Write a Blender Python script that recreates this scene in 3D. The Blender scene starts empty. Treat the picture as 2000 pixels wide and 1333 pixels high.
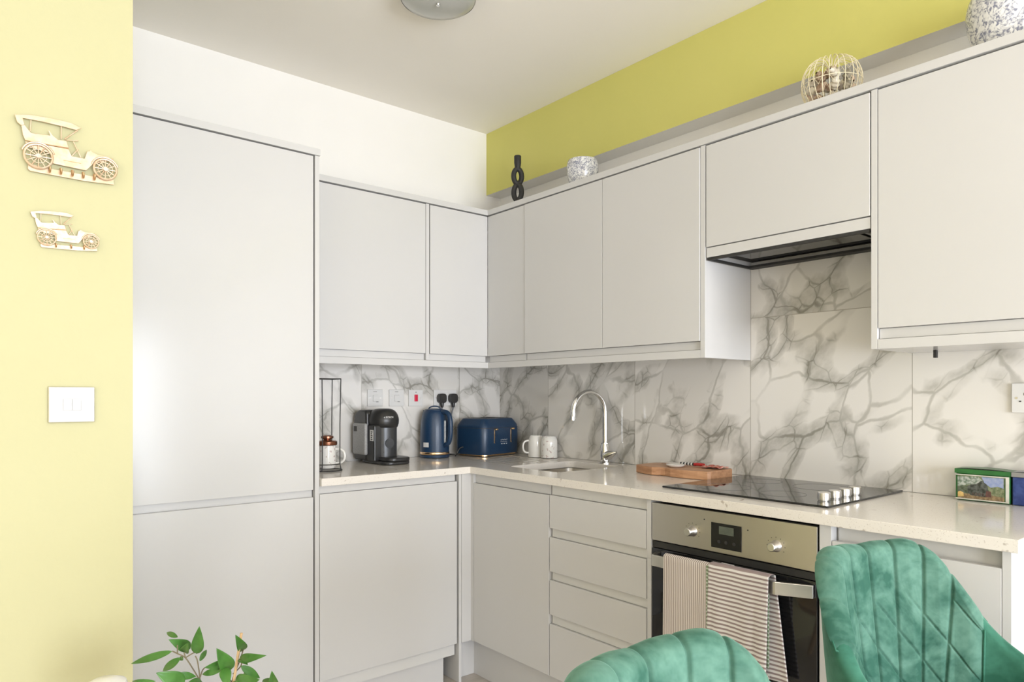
import bpy, bmesh, math, random
from mathutils import Vector, Matrix
random.seed(7)
SC = bpy.context.scene
COL = SC.collection
R = math.radians

# ------------------------------------------------------------ camera
cam_d = bpy.data.cameras.new('camera')
cam_d.sensor_width = 36.0
cam_d.lens = 36.0 * 1345.3 / 2000
cam_d.shift_y = 106.57 / 2000
cam_d.clip_start = 0.02
cam = bpy.data.objects.new('camera', cam_d)
cam.location = (-2.5227, -3.1448, 1.2606)
cam.rotation_euler = (R(90), 0, -0.6932)
COL.objects.link(cam)
SC.camera = cam

# ------------------------------------------------------------ sky, daylight, exposure
world = bpy.data.worlds.new('world'); SC.world = world
world.use_nodes = True
wn = world.node_tree.nodes; wn['Background'].inputs[0].default_value = (0.80, 0.90, 1.0, 1)
wn['Background'].inputs[1].default_value = 1.0

def area(name, loc, rot, sx, sy, power, color):
    d = bpy.data.lights.new(name, 'AREA'); d.shape = 'RECTANGLE'; d.size = sx; d.size_y = sy
    d.energy = power; d.color = color
    o = bpy.data.objects.new(name, d); o.location = loc; o.rotation_euler = rot
    COL.objects.link(o); return o
# daylight through the patio window behind the camera (window_1); warm fill added at an unseen side window (added_side_window)
area('daylight_patio', (-2.05, -7.03, 1.02), (R(90), 0, 0), 3.1, 1.95, 252, (0.880, 0.920, 1.0))
area('fill_side', (-4.82, -3.9, 1.60), (R(90), 0, R(-90)), 1.9, 1.3, 17, (1.0, 0.91, 0.76))

SC.view_settings.view_transform = 'Standard'
SC.view_settings.look = 'None'
SC.view_settings.gamma = 1
SC.view_settings.use_curve_mapping = False
SC.view_settings.exposure = 0.38
try:
    SC.cycles.max_bounces = 10; SC.cycles.diffuse_bounces = 6; SC.cycles.glossy_bounces = 5
    SC.cycles.caustics_reflective = False
except Exception:
    pass

# ------------------------------------------------------------ materials
MATS = {}
def mat(name, col, rough=0.5, metal=0.0, spec=0.5, coat=0.0, noise=None, bump=None, emit=None, trans=0.0, sheen=0.0, alpha=1.0):
    if name in MATS: return MATS[name]
    m = bpy.data.materials.new(name); m.use_nodes = True
    nt = m.node_tree; b = nt.nodes['Principled BSDF']
    b.inputs['Base Color'].default_value = (*col, 1)
    b.inputs['Roughness'].default_value = rough
    b.inputs['Metallic'].default_value = metal
    b.inputs['Specular IOR Level'].default_value = spec
    b.inputs['Coat Weight'].default_value = coat
    b.inputs['Coat Roughness'].default_value = 0.08
    b.inputs['Transmission Weight'].default_value = trans
    b.inputs['Sheen Weight'].default_value = sheen
    b.inputs['Alpha'].default_value = alpha
    tc = nt.nodes.new('ShaderNodeTexCoord')
    if noise:   # (scale, colour2, detail)
        n = nt.nodes.new('ShaderNodeTexNoise'); n.inputs['Scale'].default_value = noise[0]
        n.inputs['Detail'].default_value = noise[2] if len(noise) > 2 else 3
        nt.links.new(tc.outputs['Object'], n.inputs['Vector'])
        r = nt.nodes.new('ShaderNodeValToRGB')
        r.color_ramp.elements[0].color = (*col, 1); r.color_ramp.elements[1].color = (*noise[1], 1)
        r.color_ramp.elements[0].position = 0.38; r.color_ramp.elements[1].position = 0.62
        nt.links.new(n.outputs['Fac'], r.inputs[0]); nt.links.new(r.outputs[0], b.inputs['Base Color'])
    if bump:    # (scale, strength)
        n = nt.nodes.new('ShaderNodeTexNoise'); n.inputs['Scale'].default_value = bump[0]; n.inputs['Detail'].default_value = 2
        nt.links.new(tc.outputs['Object'], n.inputs['Vector'])
        bp = nt.nodes.new('ShaderNodeBump'); bp.inputs['Strength'].default_value = bump[1]; bp.inputs['Distance'].default_value = 0.002
        nt.links.new(n.outputs['Fac'], bp.inputs['Height']); nt.links.new(bp.outputs[0], b.inputs['Normal'])
    if emit:
        b.inputs['Emission Color'].default_value = (*emit[0], 1); b.inputs['Emission Strength'].default_value = emit[1]
    MATS[name] = m
    return m

class NT:
    """small helper around a node tree"""
    def __init__(s, m): s.t = m.node_tree; s.b = s.t.nodes['Principled BSDF']
    def n(s, kind, **kw):
        x = s.t.nodes.new('ShaderNode' + kind)
        for k, v in kw.items():
            if k in x.inputs: x.inputs[k].default_value = v
            else: setattr(x, k, v)
        return x
    def l(s, a, b): s.t.links.new(a, b)
    def math(s, op, a, b=None):
        x = s.t.nodes.new('ShaderNodeMath'); x.operation = op
        for i, v in enumerate((a, b)):
            if v is None: continue
            if isinstance(v, (int, float)): x.inputs[i].default_value = v
            else: s.l(v, x.inputs[i])
        return x.outputs[0]
    def mix(s, fac, c1, c2):
        x = s.t.nodes.new('ShaderNodeMix'); x.data_type = 'RGBA'
        for sock, v in ((x.inputs[0], fac), (x.inputs[6], c1), (x.inputs[7], c2)):
            if isinstance(v, (int, float)): sock.default_value = v
            elif isinstance(v, tuple): sock.default_value = (*v, 1) if len(v) == 3 else v
            else: s.l(v, sock)
        return x.outputs[2]
    def ramp(s, fac, stops):
        x = s.t.nodes.new('ShaderNodeValToRGB'); e = x.color_ramp.elements
        while len(e) < len(stops): e.new(0.5)
        for i, (p, c) in enumerate(stops):
            e[i].position = p; e[i].color = (*c, 1) if isinstance(c, tuple) else (c, c, c, 1)
        s.l(fac, x.inputs[0]); return x.outputs[0]

def marble(name, axis, offset, hline=1.57):
    """large-format glossy marble-look tiles; axis = 'X' or 'Y', the horizontal direction of the wall"""
    m = mat(name, (0.8, 0.78, 0.74), rough=0.07, spec=0.5)
    q = NT(m)
    tc = q.n('TexCoord'); sp = q.n('SeparateXYZ'); q.l(tc.outputs['Object'], sp.inputs[0])
    h = sp.outputs[axis]; z = sp.outputs['Z']
    hs = q.math('DIVIDE', q.math('SUBTRACT', h, offset), 0.6)
    zs = q.math('DIVIDE', q.math('SUBTRACT', z, hline), 1.2)
    cell = q.math('FLOOR', hs); zcell = q.math('FLOOR', zs)
    cb = q.n('CombineXYZ')
    seed = q.math('ADD', q.math('MULTIPLY', cell, 3.71), q.math('MULTIPLY', zcell, 5.3))
    q.l(q.math('ADD', h, seed), cb.inputs[0]); q.l(z, cb.inputs[1]); q.l(seed, cb.inputs[2])
    # lean the pattern and stretch it along the lean
    mp = q.n('Mapping'); mp.inputs['Rotation'].default_value = (0, 0, R(-38) if axis == 'Y' else R(-40)); mp.inputs['Scale'].default_value = (1, 1, 1)
    q.l(cb.outputs[0], mp.inputs['Vector'])
    st = q.n('Mapping'); st.inputs['Scale'].default_value = (6.2, 3.9, 4)
    q.l(mp.outputs[0], st.inputs['Vector'])
    w = q.n('TexNoise', Scale=0.9, Detail=5.0, Roughness=0.42); q.l(st.outputs[0], w.inputs['Vector'])
    wv = q.n('VectorMath', operation='SUBTRACT'); q.l(w.outputs['Color'], wv.inputs[0]); wv.inputs[1].default_value = (0.5, 0.5, 0.5)
    ws = q.n('VectorMath', operation='SCALE'); q.l(wv.outputs[0], ws.inputs[0]); ws.inputs['Scale'].default_value = 0.85
    ad = q.n('VectorMath', operation='ADD'); q.l(st.outputs[0], ad.inputs[0]); q.l(ws.outputs[0], ad.inputs[1])
    v = q.n('TexVoronoi', feature='DISTANCE_TO_EDGE', Scale=0.85); q.l(ad.outputs[0], v.inputs['Vector'])
    v2 = q.n('TexVoronoi', feature='DISTANCE_TO_EDGE', Scale=2.3); q.l(ad.outputs[0], v2.inputs['Vector'])
    vc = q.n('TexVoronoi', feature='F1', Scale=0.85); q.l(ad.outputs[0], vc.inputs['Vector'])
    n1 = q.n('TexNoise', Scale=0.9, Detail=2.0); q.l(st.outputs[0], n1.inputs['Vector'])
    n2 = q.n('TexNoise', Scale=9.0, Detail=4.0); q.l(st.outputs[0], n2.inputs['Vector'])
    thin = q.ramp(v.outputs['Distance'], [(0.0, 1.0), (0.014, 0.85), (0.034, 0.0)])
    wide = q.ramp(v.outputs['Distance'], [(0.0, 1.0), (0.10, 0.62), (0.15, 0.35), (0.18, 0.0)])
    fine = q.ramp(v2.outputs['Distance'], [(0.0, 1.0), (0.045, 0.5), (0.10, 0.0)])
    mask = q.ramp(n1.outputs['Fac'], [(0.43, 0.0), (0.51, 1.0)])
    mask2 = q.ramp(n1.outputs['Fac'], [(0.30, 0.15), (0.60, 1.0)])
    grain = q.ramp(n2.outputs['Fac'], [(0.3, 0.55), (0.7, 1.0)])
    a = q.math('MULTIPLY', thin, q.math('MULTIPLY', mask2, 0.85))
    b_ = q.math('MULTIPLY', q.math('MULTIPLY', wide, mask), q.math('MULTIPLY', grain, 0.66))
    c_ = q.math('MULTIPLY', q.math('MULTIPLY', fine, wide), q.math('MULTIPLY', mask, 0.95))
    sepc = q.n('SeparateColor'); q.l(vc.outputs['Color'], sepc.inputs[0])
    tone = q.math('MULTIPLY', q.ramp(sepc.outputs[0], [(0.60, 0.0), (0.85, 1.0)]), 0.16)
    f = q.math('MAXIMUM', q.math('MAXIMUM', a, b_), q.math('MAXIMUM', c_, tone))
    col = q.mix(f, (0.74, 0.72, 0.69), (0.185, 0.178, 0.145))
    # grout lines
    fr = q.math('SUBTRACT', hs, cell); fz = q.math('SUBTRACT', zs, zcell)
    g1 = q.math('LESS_THAN', fr, 0.0042); g2 = q.math('LESS_THAN', fz, 0.0022)
    g = q.math('MAXIMUM', g1, g2)
    col2 = q.mix(g, col, (0.36, 0.34, 0.30))
    q.l(col2, q.b.inputs['Base Color'])
    q.l(q.math('ADD', q.math('MULTIPLY', g, 0.6), 0.08), q.b.inputs['Roughness'])
    return m

def stripes(name, axis, period, c1, c2, duty=0.5, soft=0.12):
    m = mat(name, c1, rough=0.9, spec=0.1, sheen=0.2); q = NT(m)
    tc = q.n('TexCoord'); sp = q.n('SeparateXYZ'); q.l(tc.outputs['Object'], sp.inputs[0])
    nz = q.n('TexNoise', Scale=14.0, Detail=1.0); q.l(tc.outputs['Object'], nz.inputs['Vector'])
    wob = q.math('MULTIPLY', q.math('SUBTRACT', nz.outputs['Fac'], 0.5), period * 0.35)
    f = q.math('FRACT', q.math('DIVIDE', q.math('ADD', sp.outputs[axis], wob), period))
    r = q.ramp(f, [(duty - soft, 0.0), (duty, 1.0), (0.98, 1.0), (1.0, 0.0)])
    q.l(q.mix(r, c1, c2), q.b.inputs['Base Color'])
    return m

def speckle(name, c1, c2, rough, scale=260, cut=(0.63, 0.7), coat=0.0):
    m = mat(name, c1, rough=rough, coat=coat); q = NT(m)
    tc = q.n('TexCoord'); nz = q.n('TexNoise', Scale=scale, Detail=2.0); q.l(tc.outputs['Object'], nz.inputs['Vector'])
    n2 = q.n('TexNoise', Scale=34.0, Detail=2.0); q.l(tc.outputs['Object'], n2.inputs['Vector'])
    r = q.ramp(nz.outputs['Fac'], [(cut[0], 0.0), (cut[1], 1.0)])
    r2 = q.ramp(n2.outputs['Fac'], [(0.70, 0.0), (0.74, 0.8)])
    q.l(q.mix(q.math('MAXIMUM', q.math('MULTIPLY', r, 0.5), r2), c1, c2), q.b.inputs['Base Color'])
    return m

def velvet(name, c1, c2):
    m = mat(name, c1, rough=0.7, spec=0.12, sheen=0.30); q = NT(m)
    q.b.inputs['Sheen Tint'].default_value = (0.55, 0.95, 0.80, 1)
    q.b.inputs['Sheen Roughness'].default_value = 0.35
    tc = q.n('TexCoord')
    n1 = q.n('TexNoise', Scale=9.0, Detail=4.0, Roughness=0.6); n1.inputs['Distortion'].default_value = 0.8
    q.l(tc.outputs['Object'], n1.inputs['Vector'])
    n2 = q.n('TexNoise', Scale=55.0, Detail=3.0); q.l(tc.outputs['Object'], n2.inputs['Vector'])
    f = q.math('ADD', q.math('MULTIPLY', n1.outputs['Fac'], 0.75), q.math('MULTIPLY', n2.outputs['Fac'], 0.25))
    q.l(q.ramp(f, [(0.40, c1), (0.62, c2)]), q.b.inputs['Base Color'])
    bp = q.n('Bump', Strength=0.25, Distance=0.004); q.l(n1.outputs['Fac'], bp.inputs['Height']); q.l(bp.outputs[0], q.b.inputs['Normal'])
    return m

def delft(name, scale):
    m = mat(name, (0.8, 0.8, 0.8), rough=0.16, coat=0.3); q = NT(m)
    tc = q.n('TexCoord')
    w = q.n('TexNoise', Scale=scale * 0.8, Detail=2.0); q.l(tc.outputs['Object'], w.inputs['Vector'])
    ws = q.n('VectorMath', operation='SCALE'); q.l(w.outputs['Color'], ws.inputs[0]); ws.inputs['Scale'].default_value = 1.3 / scale * 1.2
    ad = q.n('VectorMath', operation='ADD'); q.l(tc.outputs['Object'], ad.inputs[0]); q.l(ws.outputs[0], ad.inputs[1])
    v = q.n('TexVoronoi', feature='DISTANCE_TO_EDGE', Scale=scale); q.l(ad.outputs[0], v.inputs['Vector'])
    n = q.n('TexNoise', Scale=scale * 2.2, Detail=3.0); q.l(ad.outputs[0], n.inputs['Vector'])
    vf = q.n('TexVoronoi', feature='F1', Scale=scale * 0.45); q.l(ad.outputs[0], vf.inputs['Vector'])
    ring = q.ramp(q.math('FRACT', q.math('MULTIPLY', vf.outputs['Distance'], 4.5)), [(0.0, 1.0), (0.22, 0.0), (0.9, 0.0), (1.0, 1.0)])
    leaf = q.ramp(n.outputs['Fac'], [(0.50, 0.0), (0.56, 1.0)])
    edge = q.ramp(v.outputs['Distance'], [(0.0, 1.0), (0.09, 0.0)])
    f = q.math('MAXIMUM', q.math('MULTIPLY', leaf, 0.75), q.math('MULTIPLY', q.math('MAXIMUM', ring, edge), 0.8))
    nn = q.n('TexNoise', Scale=scale * 5.0, Detail=1.0); q.l(tc.outputs['Object'], nn.inputs['Vector'])
    f = q.math('MULTIPLY', f, q.ramp(nn.outputs['Fac'], [(0.40, 0.25), (0.58, 1.0)]))
    q.l(q.mix(f, (0.78, 0.78, 0.78), (0.02, 0.035, 0.14)), q.b.inputs['Base Color'])
    return m

def brushed(name, col, rough=0.3, axis=(2, 2, 300)):
    m = mat(name, col, rough=rough, metal=1.0); q = NT(m)
    tc = q.n('TexCoord'); mp = q.n('Mapping'); mp.inputs['Scale'].default_value = axis; q.l(tc.outputs['Object'], mp.inputs['Vector'])
    nz = q.n('TexNoise', Scale=4.0, Detail=2.0); q.l(mp.outputs[0], nz.inputs['Vector'])
    q.l(q.math('ADD', q.math('MULTIPLY', nz.outputs['Fac'], 0.18), rough - 0.09), q.b.inputs['Roughness'])
    return m

def wood(name, c1, c2, scale=(3, 26, 26), rough=0.5):
    m = mat(name, c1, rough=rough); q = NT(m)
    tc = q.n('TexCoord'); mp = q.n('Mapping'); mp.inputs['Scale'].default_value = scale; q.l(tc.outputs['Object'], mp.inputs['Vector'])
    nz = q.n('TexNoise', Scale=1.6, Detail=5.0, Roughness=0.6); nz.inputs['Distortion'].default_value = 0.7; q.l(mp.outputs[0], nz.inputs['Vector'])
    q.l(q.ramp(nz.outputs['Fac'], [(0.35, c1), (0.65, c2)]), q.b.inputs['Base Color'])
    return m

M_CAB = mat('cabinet_gloss', (0.590, 0.585, 0.580), rough=0.17, spec=0.33, noise=(3, (0.595, 0.59, 0.585)))
M_CABIN = mat('cabinet_carcass', (0.62, 0.615, 0.60), rough=0.45, noise=(4, (0.63, 0.625, 0.61)))
M_WHITE = mat('white_paint', (0.84, 0.825, 0.80), rough=0.75, noise=(5, (0.85, 0.835, 0.81)), bump=(60, 0.1))
M_CEIL = mat('ceiling_paint', (0.86, 0.825, 0.76), rough=0.9, noise=(3, (0.87, 0.835, 0.77)), bump=(80, 0.1))
M_CREAM = mat('cream_paint', (0.74, 0.66, 0.50), rough=0.8, noise=(4, (0.75, 0.67, 0.51)))
M_LIME = mat('lime_paint', (0.60, 0.575, 0.17), rough=0.8, noise=(4, (0.61, 0.58, 0.175)), bump=(80, 0.15))
M_YEL = mat('pale_yellow_wall', (0.475, 0.455, 0.265), rough=0.8, noise=(4, (0.48, 0.46, 0.27)), bump=(80, 0.15))  # one even pale yellow for wall_left, less saturated than the lime
M_TOP = speckle('quartz_worktop', (0.765, 0.725, 0.675), (0.42, 0.36, 0.31), 0.12)
M_MARB_B = marble('marble_tiles_right', 'Y', -0.426)
M_MARB_A = marble('marble_tiles_back', 'X', -0.30)
M_STEEL = brushed('brushed_steel', (0.60, 0.57, 0.52), 0.34)
M_CHROME = mat('chrome', (0.78, 0.78, 0.78), rough=0.08, metal=1, noise=(8, (0.76, 0.76, 0.76)))
M_SATIN = mat('satin_steel', (0.78, 0.76, 0.73), rough=0.28, metal=1, noise=(20, (0.74, 0.72, 0.70)))
M_BGLASS = mat('black_glass', (0.012, 0.012, 0.013), rough=0.04, spec=0.55, noise=(5, (0.015, 0.015, 0.016)))
M_BLACK = mat('black_plastic', (0.018, 0.018, 0.018), rough=0.32, noise=(30, (0.022, 0.022, 0.022)))
M_MATBLACK = mat('matt_black', (0.022, 0.021, 0.020), rough=0.6, noise=(30, (0.028, 0.027, 0.026)), bump=(90, 0.3))
M_WPLAST = mat('white_plastic', (0.68, 0.68, 0.675), rough=0.3, noise=(12, (0.69, 0.69, 0.685)))
M_GAP = mat('gap_dark', (0.16, 0.15, 0.13), rough=0.7, noise=(12, (0.18, 0.17, 0.15)))
M_CERAM = mat('white_ceramic', (0.76, 0.75, 0.72), rough=0.12, coat=0.3, noise=(12, (0.77, 0.76, 0.73)))
M_NAVY = mat('navy_enamel', (0.009, 0.033, 0.082), rough=0.38, spec=0.5, coat=0.1, noise=(200, (0.011, 0.040, 0.094)))
M_GOLD = mat('polished_gold', (0.80, 0.55, 0.32), rough=0.22, metal=1, noise=(20, (0.82, 0.58, 0.36)))
M_COPPER = mat('copper', (0.26, 0.11, 0.065), rough=0.25, metal=0.9, noise=(20, (0.30, 0.13, 0.08)))
M_GOLDE = mat('metal_edge', (0.42, 0.38, 0.26), rough=0.4, metal=0.6, noise=(20, (0.45, 0.41, 0.29)))
M_GREYL = mat('light_grey_gap', (0.42, 0.41, 0.40), rough=0.5, noise=(20, (0.44, 0.43, 0.42)))
M_RED = mat('red_switch', (0.62, 0.01, 0.05), rough=0.3, noise=(20, (0.64, 0.015, 0.055)))
M_FLOOR = wood('floor_boards', (0.47, 0.43, 0.38), (0.56, 0.51, 0.46), scale=(3, 20, 3), rough=0.4)
M_GREY = mat('tank_grey', (0.28, 0.28, 0.28), rough=0.25, noise=(160, (0.33, 0.33, 0.33)))
M_INK = mat('printed_ink', (0.03, 0.03, 0.03), rough=0.6, noise=(30, (0.04, 0.04, 0.04)))

# ------------------------------------------------------------ mesh builders
class MB:
    def __init__(s): s.v = []; s.f = []; s.mi = []; s.cur = 0
    def box(s, x0, x1, y0, y1, z0, z1):
        if x0 > x1: x0, x1 = x1, x0
        if y0 > y1: y0, y1 = y1, y0
        if z0 > z1: z0, z1 = z1, z0
        b = len(s.v)
        s.v += [(x0, y0, z0), (x1, y0, z0), (x1, y1, z0), (x0, y1, z0), (x0, y0, z1), (x1, y0, z1), (x1, y1, z1), (x0, y1, z1)]
        for q in ((0, 3, 2, 1), (4, 5, 6, 7), (0, 1, 5, 4), (1, 2, 6, 5), (2, 3, 7, 6), (3, 0, 4, 7)):
            s.f.append(tuple(b + i for i in q)); s.mi.append(s.cur)
        return s
    def prism(s, pts, fn, d0, d1):
        """pts 2D polygon; fn(a, b, d) -> xyz"""
        n = len(pts); b = len(s.v)
        s.v += [fn(p[0], p[1], d0) for p in pts] + [fn(p[0], p[1], d1) for p in pts]
        s.f.append(tuple(b + i for i in range(n))); s.mi.append(s.cur)
        s.f.append(tuple(b + n + i for i in reversed(range(n)))); s.mi.append(s.cur)
        for i in range(n):
            j = (i + 1) % n
            s.f.append((b + i, b + n + i, b + n + j, b + j)); s.mi.append(s.cur)
        return s
    def lathe(s, prof, c=(0, 0, 0), seg=48, a0=0, a1=360):
        """prof list of (r, z)"""
        full = abs(a1 - a0) >= 360; k = seg if full else seg + 1; b = len(s.v)
        for r, z in prof:
            for i in range(k):
                a = R(a0 + (a1 - a0) * i / seg)
                s.v.append((c[0] + r * math.cos(a), c[1] + r * math.sin(a), c[2] + z))
        for j in range(len(prof) - 1):
            for i in range(seg):
                i2 = (i + 1) % k
                s.f.append((b + j * k + i, b + j * k + i2, b + (j + 1) * k + i2, b + (j + 1) * k + i)); s.mi.append(s.cur)
        return s
    def tube(s, pts, r, seg=10, closed=False, cap=True):
        P = [Vector(p) for p in pts]; n = len(P); b = len(s.v)
        rr = r if isinstance(r, (list, tuple)) else [r] * n
        prev = None
        for i in range(n):
            if closed: t = P[(i + 1) % n] - P[i - 1]
            else: t = P[min(i + 1, n - 1)] - P[max(i - 1, 0)]
            t.normalize()
            if prev is None:
                u = t.orthogonal().normalized()
            else:
                u = prev - t * prev.dot(t)
                if u.length < 1e-6: u = t.orthogonal()
                u.normalize()
            prev = u; w = t.cross(u)
            for k in range(seg):
                a = 2 * math.pi * k / seg
                s.v.append(tuple(P[i] + (u * math.cos(a) + w * math.sin(a)) * rr[i]))
        for i in range(n if closed else n - 1):
            i2 = (i + 1) % n
            for k in range(seg):
                k2 = (k + 1) % seg
                s.f.append((b + i * seg + k, b + i * seg + k2, b + i2 * seg + k2, b + i2 * seg + k)); s.mi.append(s.cur)
        if cap and not closed:
            s.f.append(tuple(b + k for k in reversed(range(seg)))); s.mi.append(s.cur)
            s.f.append(tuple(b + (n - 1) * seg + k for k in range(seg))); s.mi.append(s.cur)
        return s
    def grid(s, fn, nu, nv):
        b = len(s.v)
        for j in range(nv + 1):
            for i in range(nu + 1): s.v.append(tuple(fn(i / nu, j / nv)))
        for j in range(nv):
            for i in range(nu):
                a = b + j * (nu + 1) + i
                s.f.append((a, a + 1, a + nu + 2, a + nu + 1)); s.mi.append(s.cur)
        return s
    def build(s, name, m, parent=None, smooth=False, bevel=0, bseg=2, weld=False, loc=None, rot=None, solid=0, origin=None):
        me = bpy.data.meshes.new(name)
        off = Vector(origin) if origin else Vector((0, 0, 0))
        me.from_pydata([tuple(Vector(v) - off) for v in s.v], [], s.f)
        ms = m if isinstance(m, (list, tuple)) else [m]
        for x in ms: me.materials.append(x)
        if len(ms) > 1:
            for p, i in zip(me.polygons, s.mi): p.material_index = i
        bm = bmesh.new(); bm.from_mesh(me)
        if weld: bmesh.ops.remove_doubles(bm, verts=bm.verts, dist=1e-5)
        bmesh.ops.recalc_face_normals(bm, faces=bm.faces)
        bm.to_mesh(me); bm.free()
        o = bpy.data.objects.new(name, me); COL.objects.link(o)
        if origin: o.location = off
        if loc: o.location = loc
        if rot: o.rotation_euler = rot
        if parent:
            o.parent = parent
            if not loc and origin: pass
            o.matrix_parent_inverse = Matrix.Identity(4)
            if PWORLD.get(parent.name) is not None and not loc:
                o.location = Vector(o.location) - PWORLD[parent.name]
        if smooth:
            for p in me.polygons: p.use_smooth = True
            if smooth != 'all':
                me.set_sharp_from_angle(angle=R(smooth if smooth is not True else 40))
        if solid:
            md = o.modifiers.new('thickness', 'SOLIDIFY'); md.thickness = solid; md.offset = 0
        if bevel:
            md = o.modifiers.new('bevel', 'BEVEL'); md.width = bevel; md.segments = bseg; md.limit_method = 'ANGLE'; md.angle_limit = R(35)
            md.harden_normals = False
        return o
PWORLD = {}

def tag(o, label, cat, group=None, kind=None):
    o['label'] = label; o['category'] = cat
    if group: o['group'] = group
    if kind: o['kind'] = kind
    return o
def thing(name, label, cat, loc=(0, 0, 0), rz=0, group=None):
    """Empty at the thing's base. With rz = 0 children may be given in world coordinates."""
    o = bpy.data.objects.new(name, None); COL.objects.link(o)
    o.location = loc; o.rotation_euler = (0, 0, rz); o.empty_display_size = 0.05
    PWORLD[o.name] = Vector(loc) if rz == 0 else None
    return tag(o, label, cat, group)
def struct(name, mb, m, **k):
    o = mb.build(name, m, **k); o['kind'] = 'structure'; return o
def sub(mb, name, m, parent, **k):
    """a sub-part: vertices in world coordinates, parent part already placed at its thing"""
    o = mb.build(name, m, None, **k)
    o.parent = parent
    bpy.context.view_layer.update()
    o.matrix_parent_inverse = parent.matrix_world.inverted()
    return o
def text(name, body, m, parent, loc, rot, size, extrude=0.0003):
    c = bpy.data.curves.new(name, 'FONT'); c.body = body; c.size = size; c.extrude = extrude; c.align_x = 'CENTER'; c.align_y = 'CENTER'
    c.materials.append(m)
    tmp = bpy.data.objects.new('tmp', c); COL.objects.link(tmp)
    bpy.context.view_layer.update()
    me = bpy.data.meshes.new_from_object(tmp.evaluated_get(bpy.context.evaluated_depsgraph_get()))
    bpy.data.objects.remove(tmp); bpy.data.curves.remove(c)
    me.name = name
    if not me.materials: me.materials.append(m)
    o = bpy.data.objects.new(name, me); COL.objects.link(o); o.parent = parent; o.location = loc; o.rotation_euler = rot
    return o

ZT = 0.9355; TH = 0.031; FZ = -0.045; H = 2.7664
YA = -0.586; XB = -0.643; XW = -0.323; YW = -0.299

# ------------------------------------------------------------ room shell
struct('floor', MB().box(-4.8, 0.15, -6.9, 0.15, FZ - 0.1, FZ), M_FLOOR)
struct('ceiling', MB().box(-4.9, 0.25, -7.0, 0.15, H, H + 0.1), M_CEIL)
struct('wall_back', MB().box(-2.166, 0.15, 0.0, 0.12, FZ, H), M_WHITE)
struct('wall_right', MB().box(0.0, 0.12, -6.9, 0.0, FZ, H), M_WHITE)
b = MB().box(-0.102, -0.0005, -6.9, -0.0005, 2.412, H - 0.0005)
b.cur = 0
bk = b.build('wall_upper', [M_LIME, M_WHITE]); bk['kind'] = 'structure'
for p in bk.data.polygons:
    if p.normal.z < -0.5: p.material_index = 1
struct('wall_left', MB().box(-4.8, -2.166, -1.29, 0.12, FZ, H), M_YEL)
w2 = MB()
w2.box(-4.8, -4.7, -6.9, -4.9, FZ, H); w2.box(-4.8, -4.7, -2.9, -1.29, FZ, H)
w2.box(-4.8, -4.7, -4.9, -2.9, FZ, 0.9); w2.box(-4.8, -4.7, -4.9, -2.9, 2.3, H)
struct('wall_side', w2, M_CREAM)
w3 = MB()
w3.box(-4.8, -3.6, -7.0, -6.9, FZ, H); w3.box(-0.5, 0.12, -7.0, -6.9, FZ, H)
w3.box(-3.6, -0.5, -7.0, -6.9, 2.05, H); w3.box(-3.6, -0.5, -7.0, -6.9, FZ, 0.02)
struct('wall_front', w3, M_CREAM)
# patio window behind the camera
wf = MB()
for x in (-3.6, -2.08, -0.55): wf.box(x, x + 0.05, -6.98, -6.92, 0.02, 2.05)
wf.box(-3.6, -0.5, -6.98, -6.92, 0.02, 0.08); wf.box(-3.6, -0.5, -6.98, -6.92, 1.99, 2.05)
win1 = struct('window_1', wf, M_WPLAST)
wf = MB()
for y in (-4.9, -3.93, -2.96): wf.box(-4.78, -4.72, y, y + 0.06, 0.9, 2.3)
wf.box(-4.78, -4.72, -4.9, -2.9, 0.9, 0.96); wf.box(-4.78, -4.72, -4.9, -2.9, 2.24, 2.3)
struct('added_side_window', wf, M_WPLAST)  # unseen side window, added to go with the warm fill lamp

# ------------------------------------------------------------ tiled splashbacks
tag(MB().box(-1.376, -0.0115, -0.011, -0.0005, ZT + 0.001, 1.44).build('tiled_splashback', M_MARB_A),
    'grey veined white marble tiles behind the kettle and coffee machine', 'splashback')
tag(MB().box(-0.011, -0.0005, -2.9, -0.0005, ZT + 0.001, 1.77).build('tiled_splashback', M_MARB_B),
    'grey veined white marble tiles behind the tap and hob', 'splashback')

# ------------------------------------------------------------ tall unit
DT = 0.019
t = thing('tall_cabinet', 'full-height light grey gloss fridge cabinet beside the yellow wall', 'cabinet', (-1.72, -0.3, FZ))
MB().box(-2.10, -1.4005, YA + 0.021, -0.002, 0.10, 2.195).build('carcass', M_CABIN, t)
MB().box(-2.10, -1.4035, YA, YA + DT, 0.8925, 2.1945).build('door', M_CAB, t, bevel=0.0012)
MB().box(-2.10, -1.4035, YA, YA + DT, 0.10, 0.8635).build('door', M_CAB, t, bevel=0.0012)
MB().box(-2.10, -1.4045, YA + 0.0193, YA + 0.0208, 0.864, 0.892).build('finger_rail', M_CAB, t)
MB().box(-1.3965, -1.3785, YA, -0.002, FZ + 0.001, 2.1985).build('side_panel', M_CAB, t, bevel=0.0008)
MB().box(-2.10, -1.3755, YA - 0.004, -0.002, 2.2000, 2.226).build('top_panel', M_CAB, t, bevel=0.0008)
MB().box(-2.10, -1.399, YA + 0.05, YA + 0.066, FZ + 0.001, 0.099).build('plinth', M_CAB, t)

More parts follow.
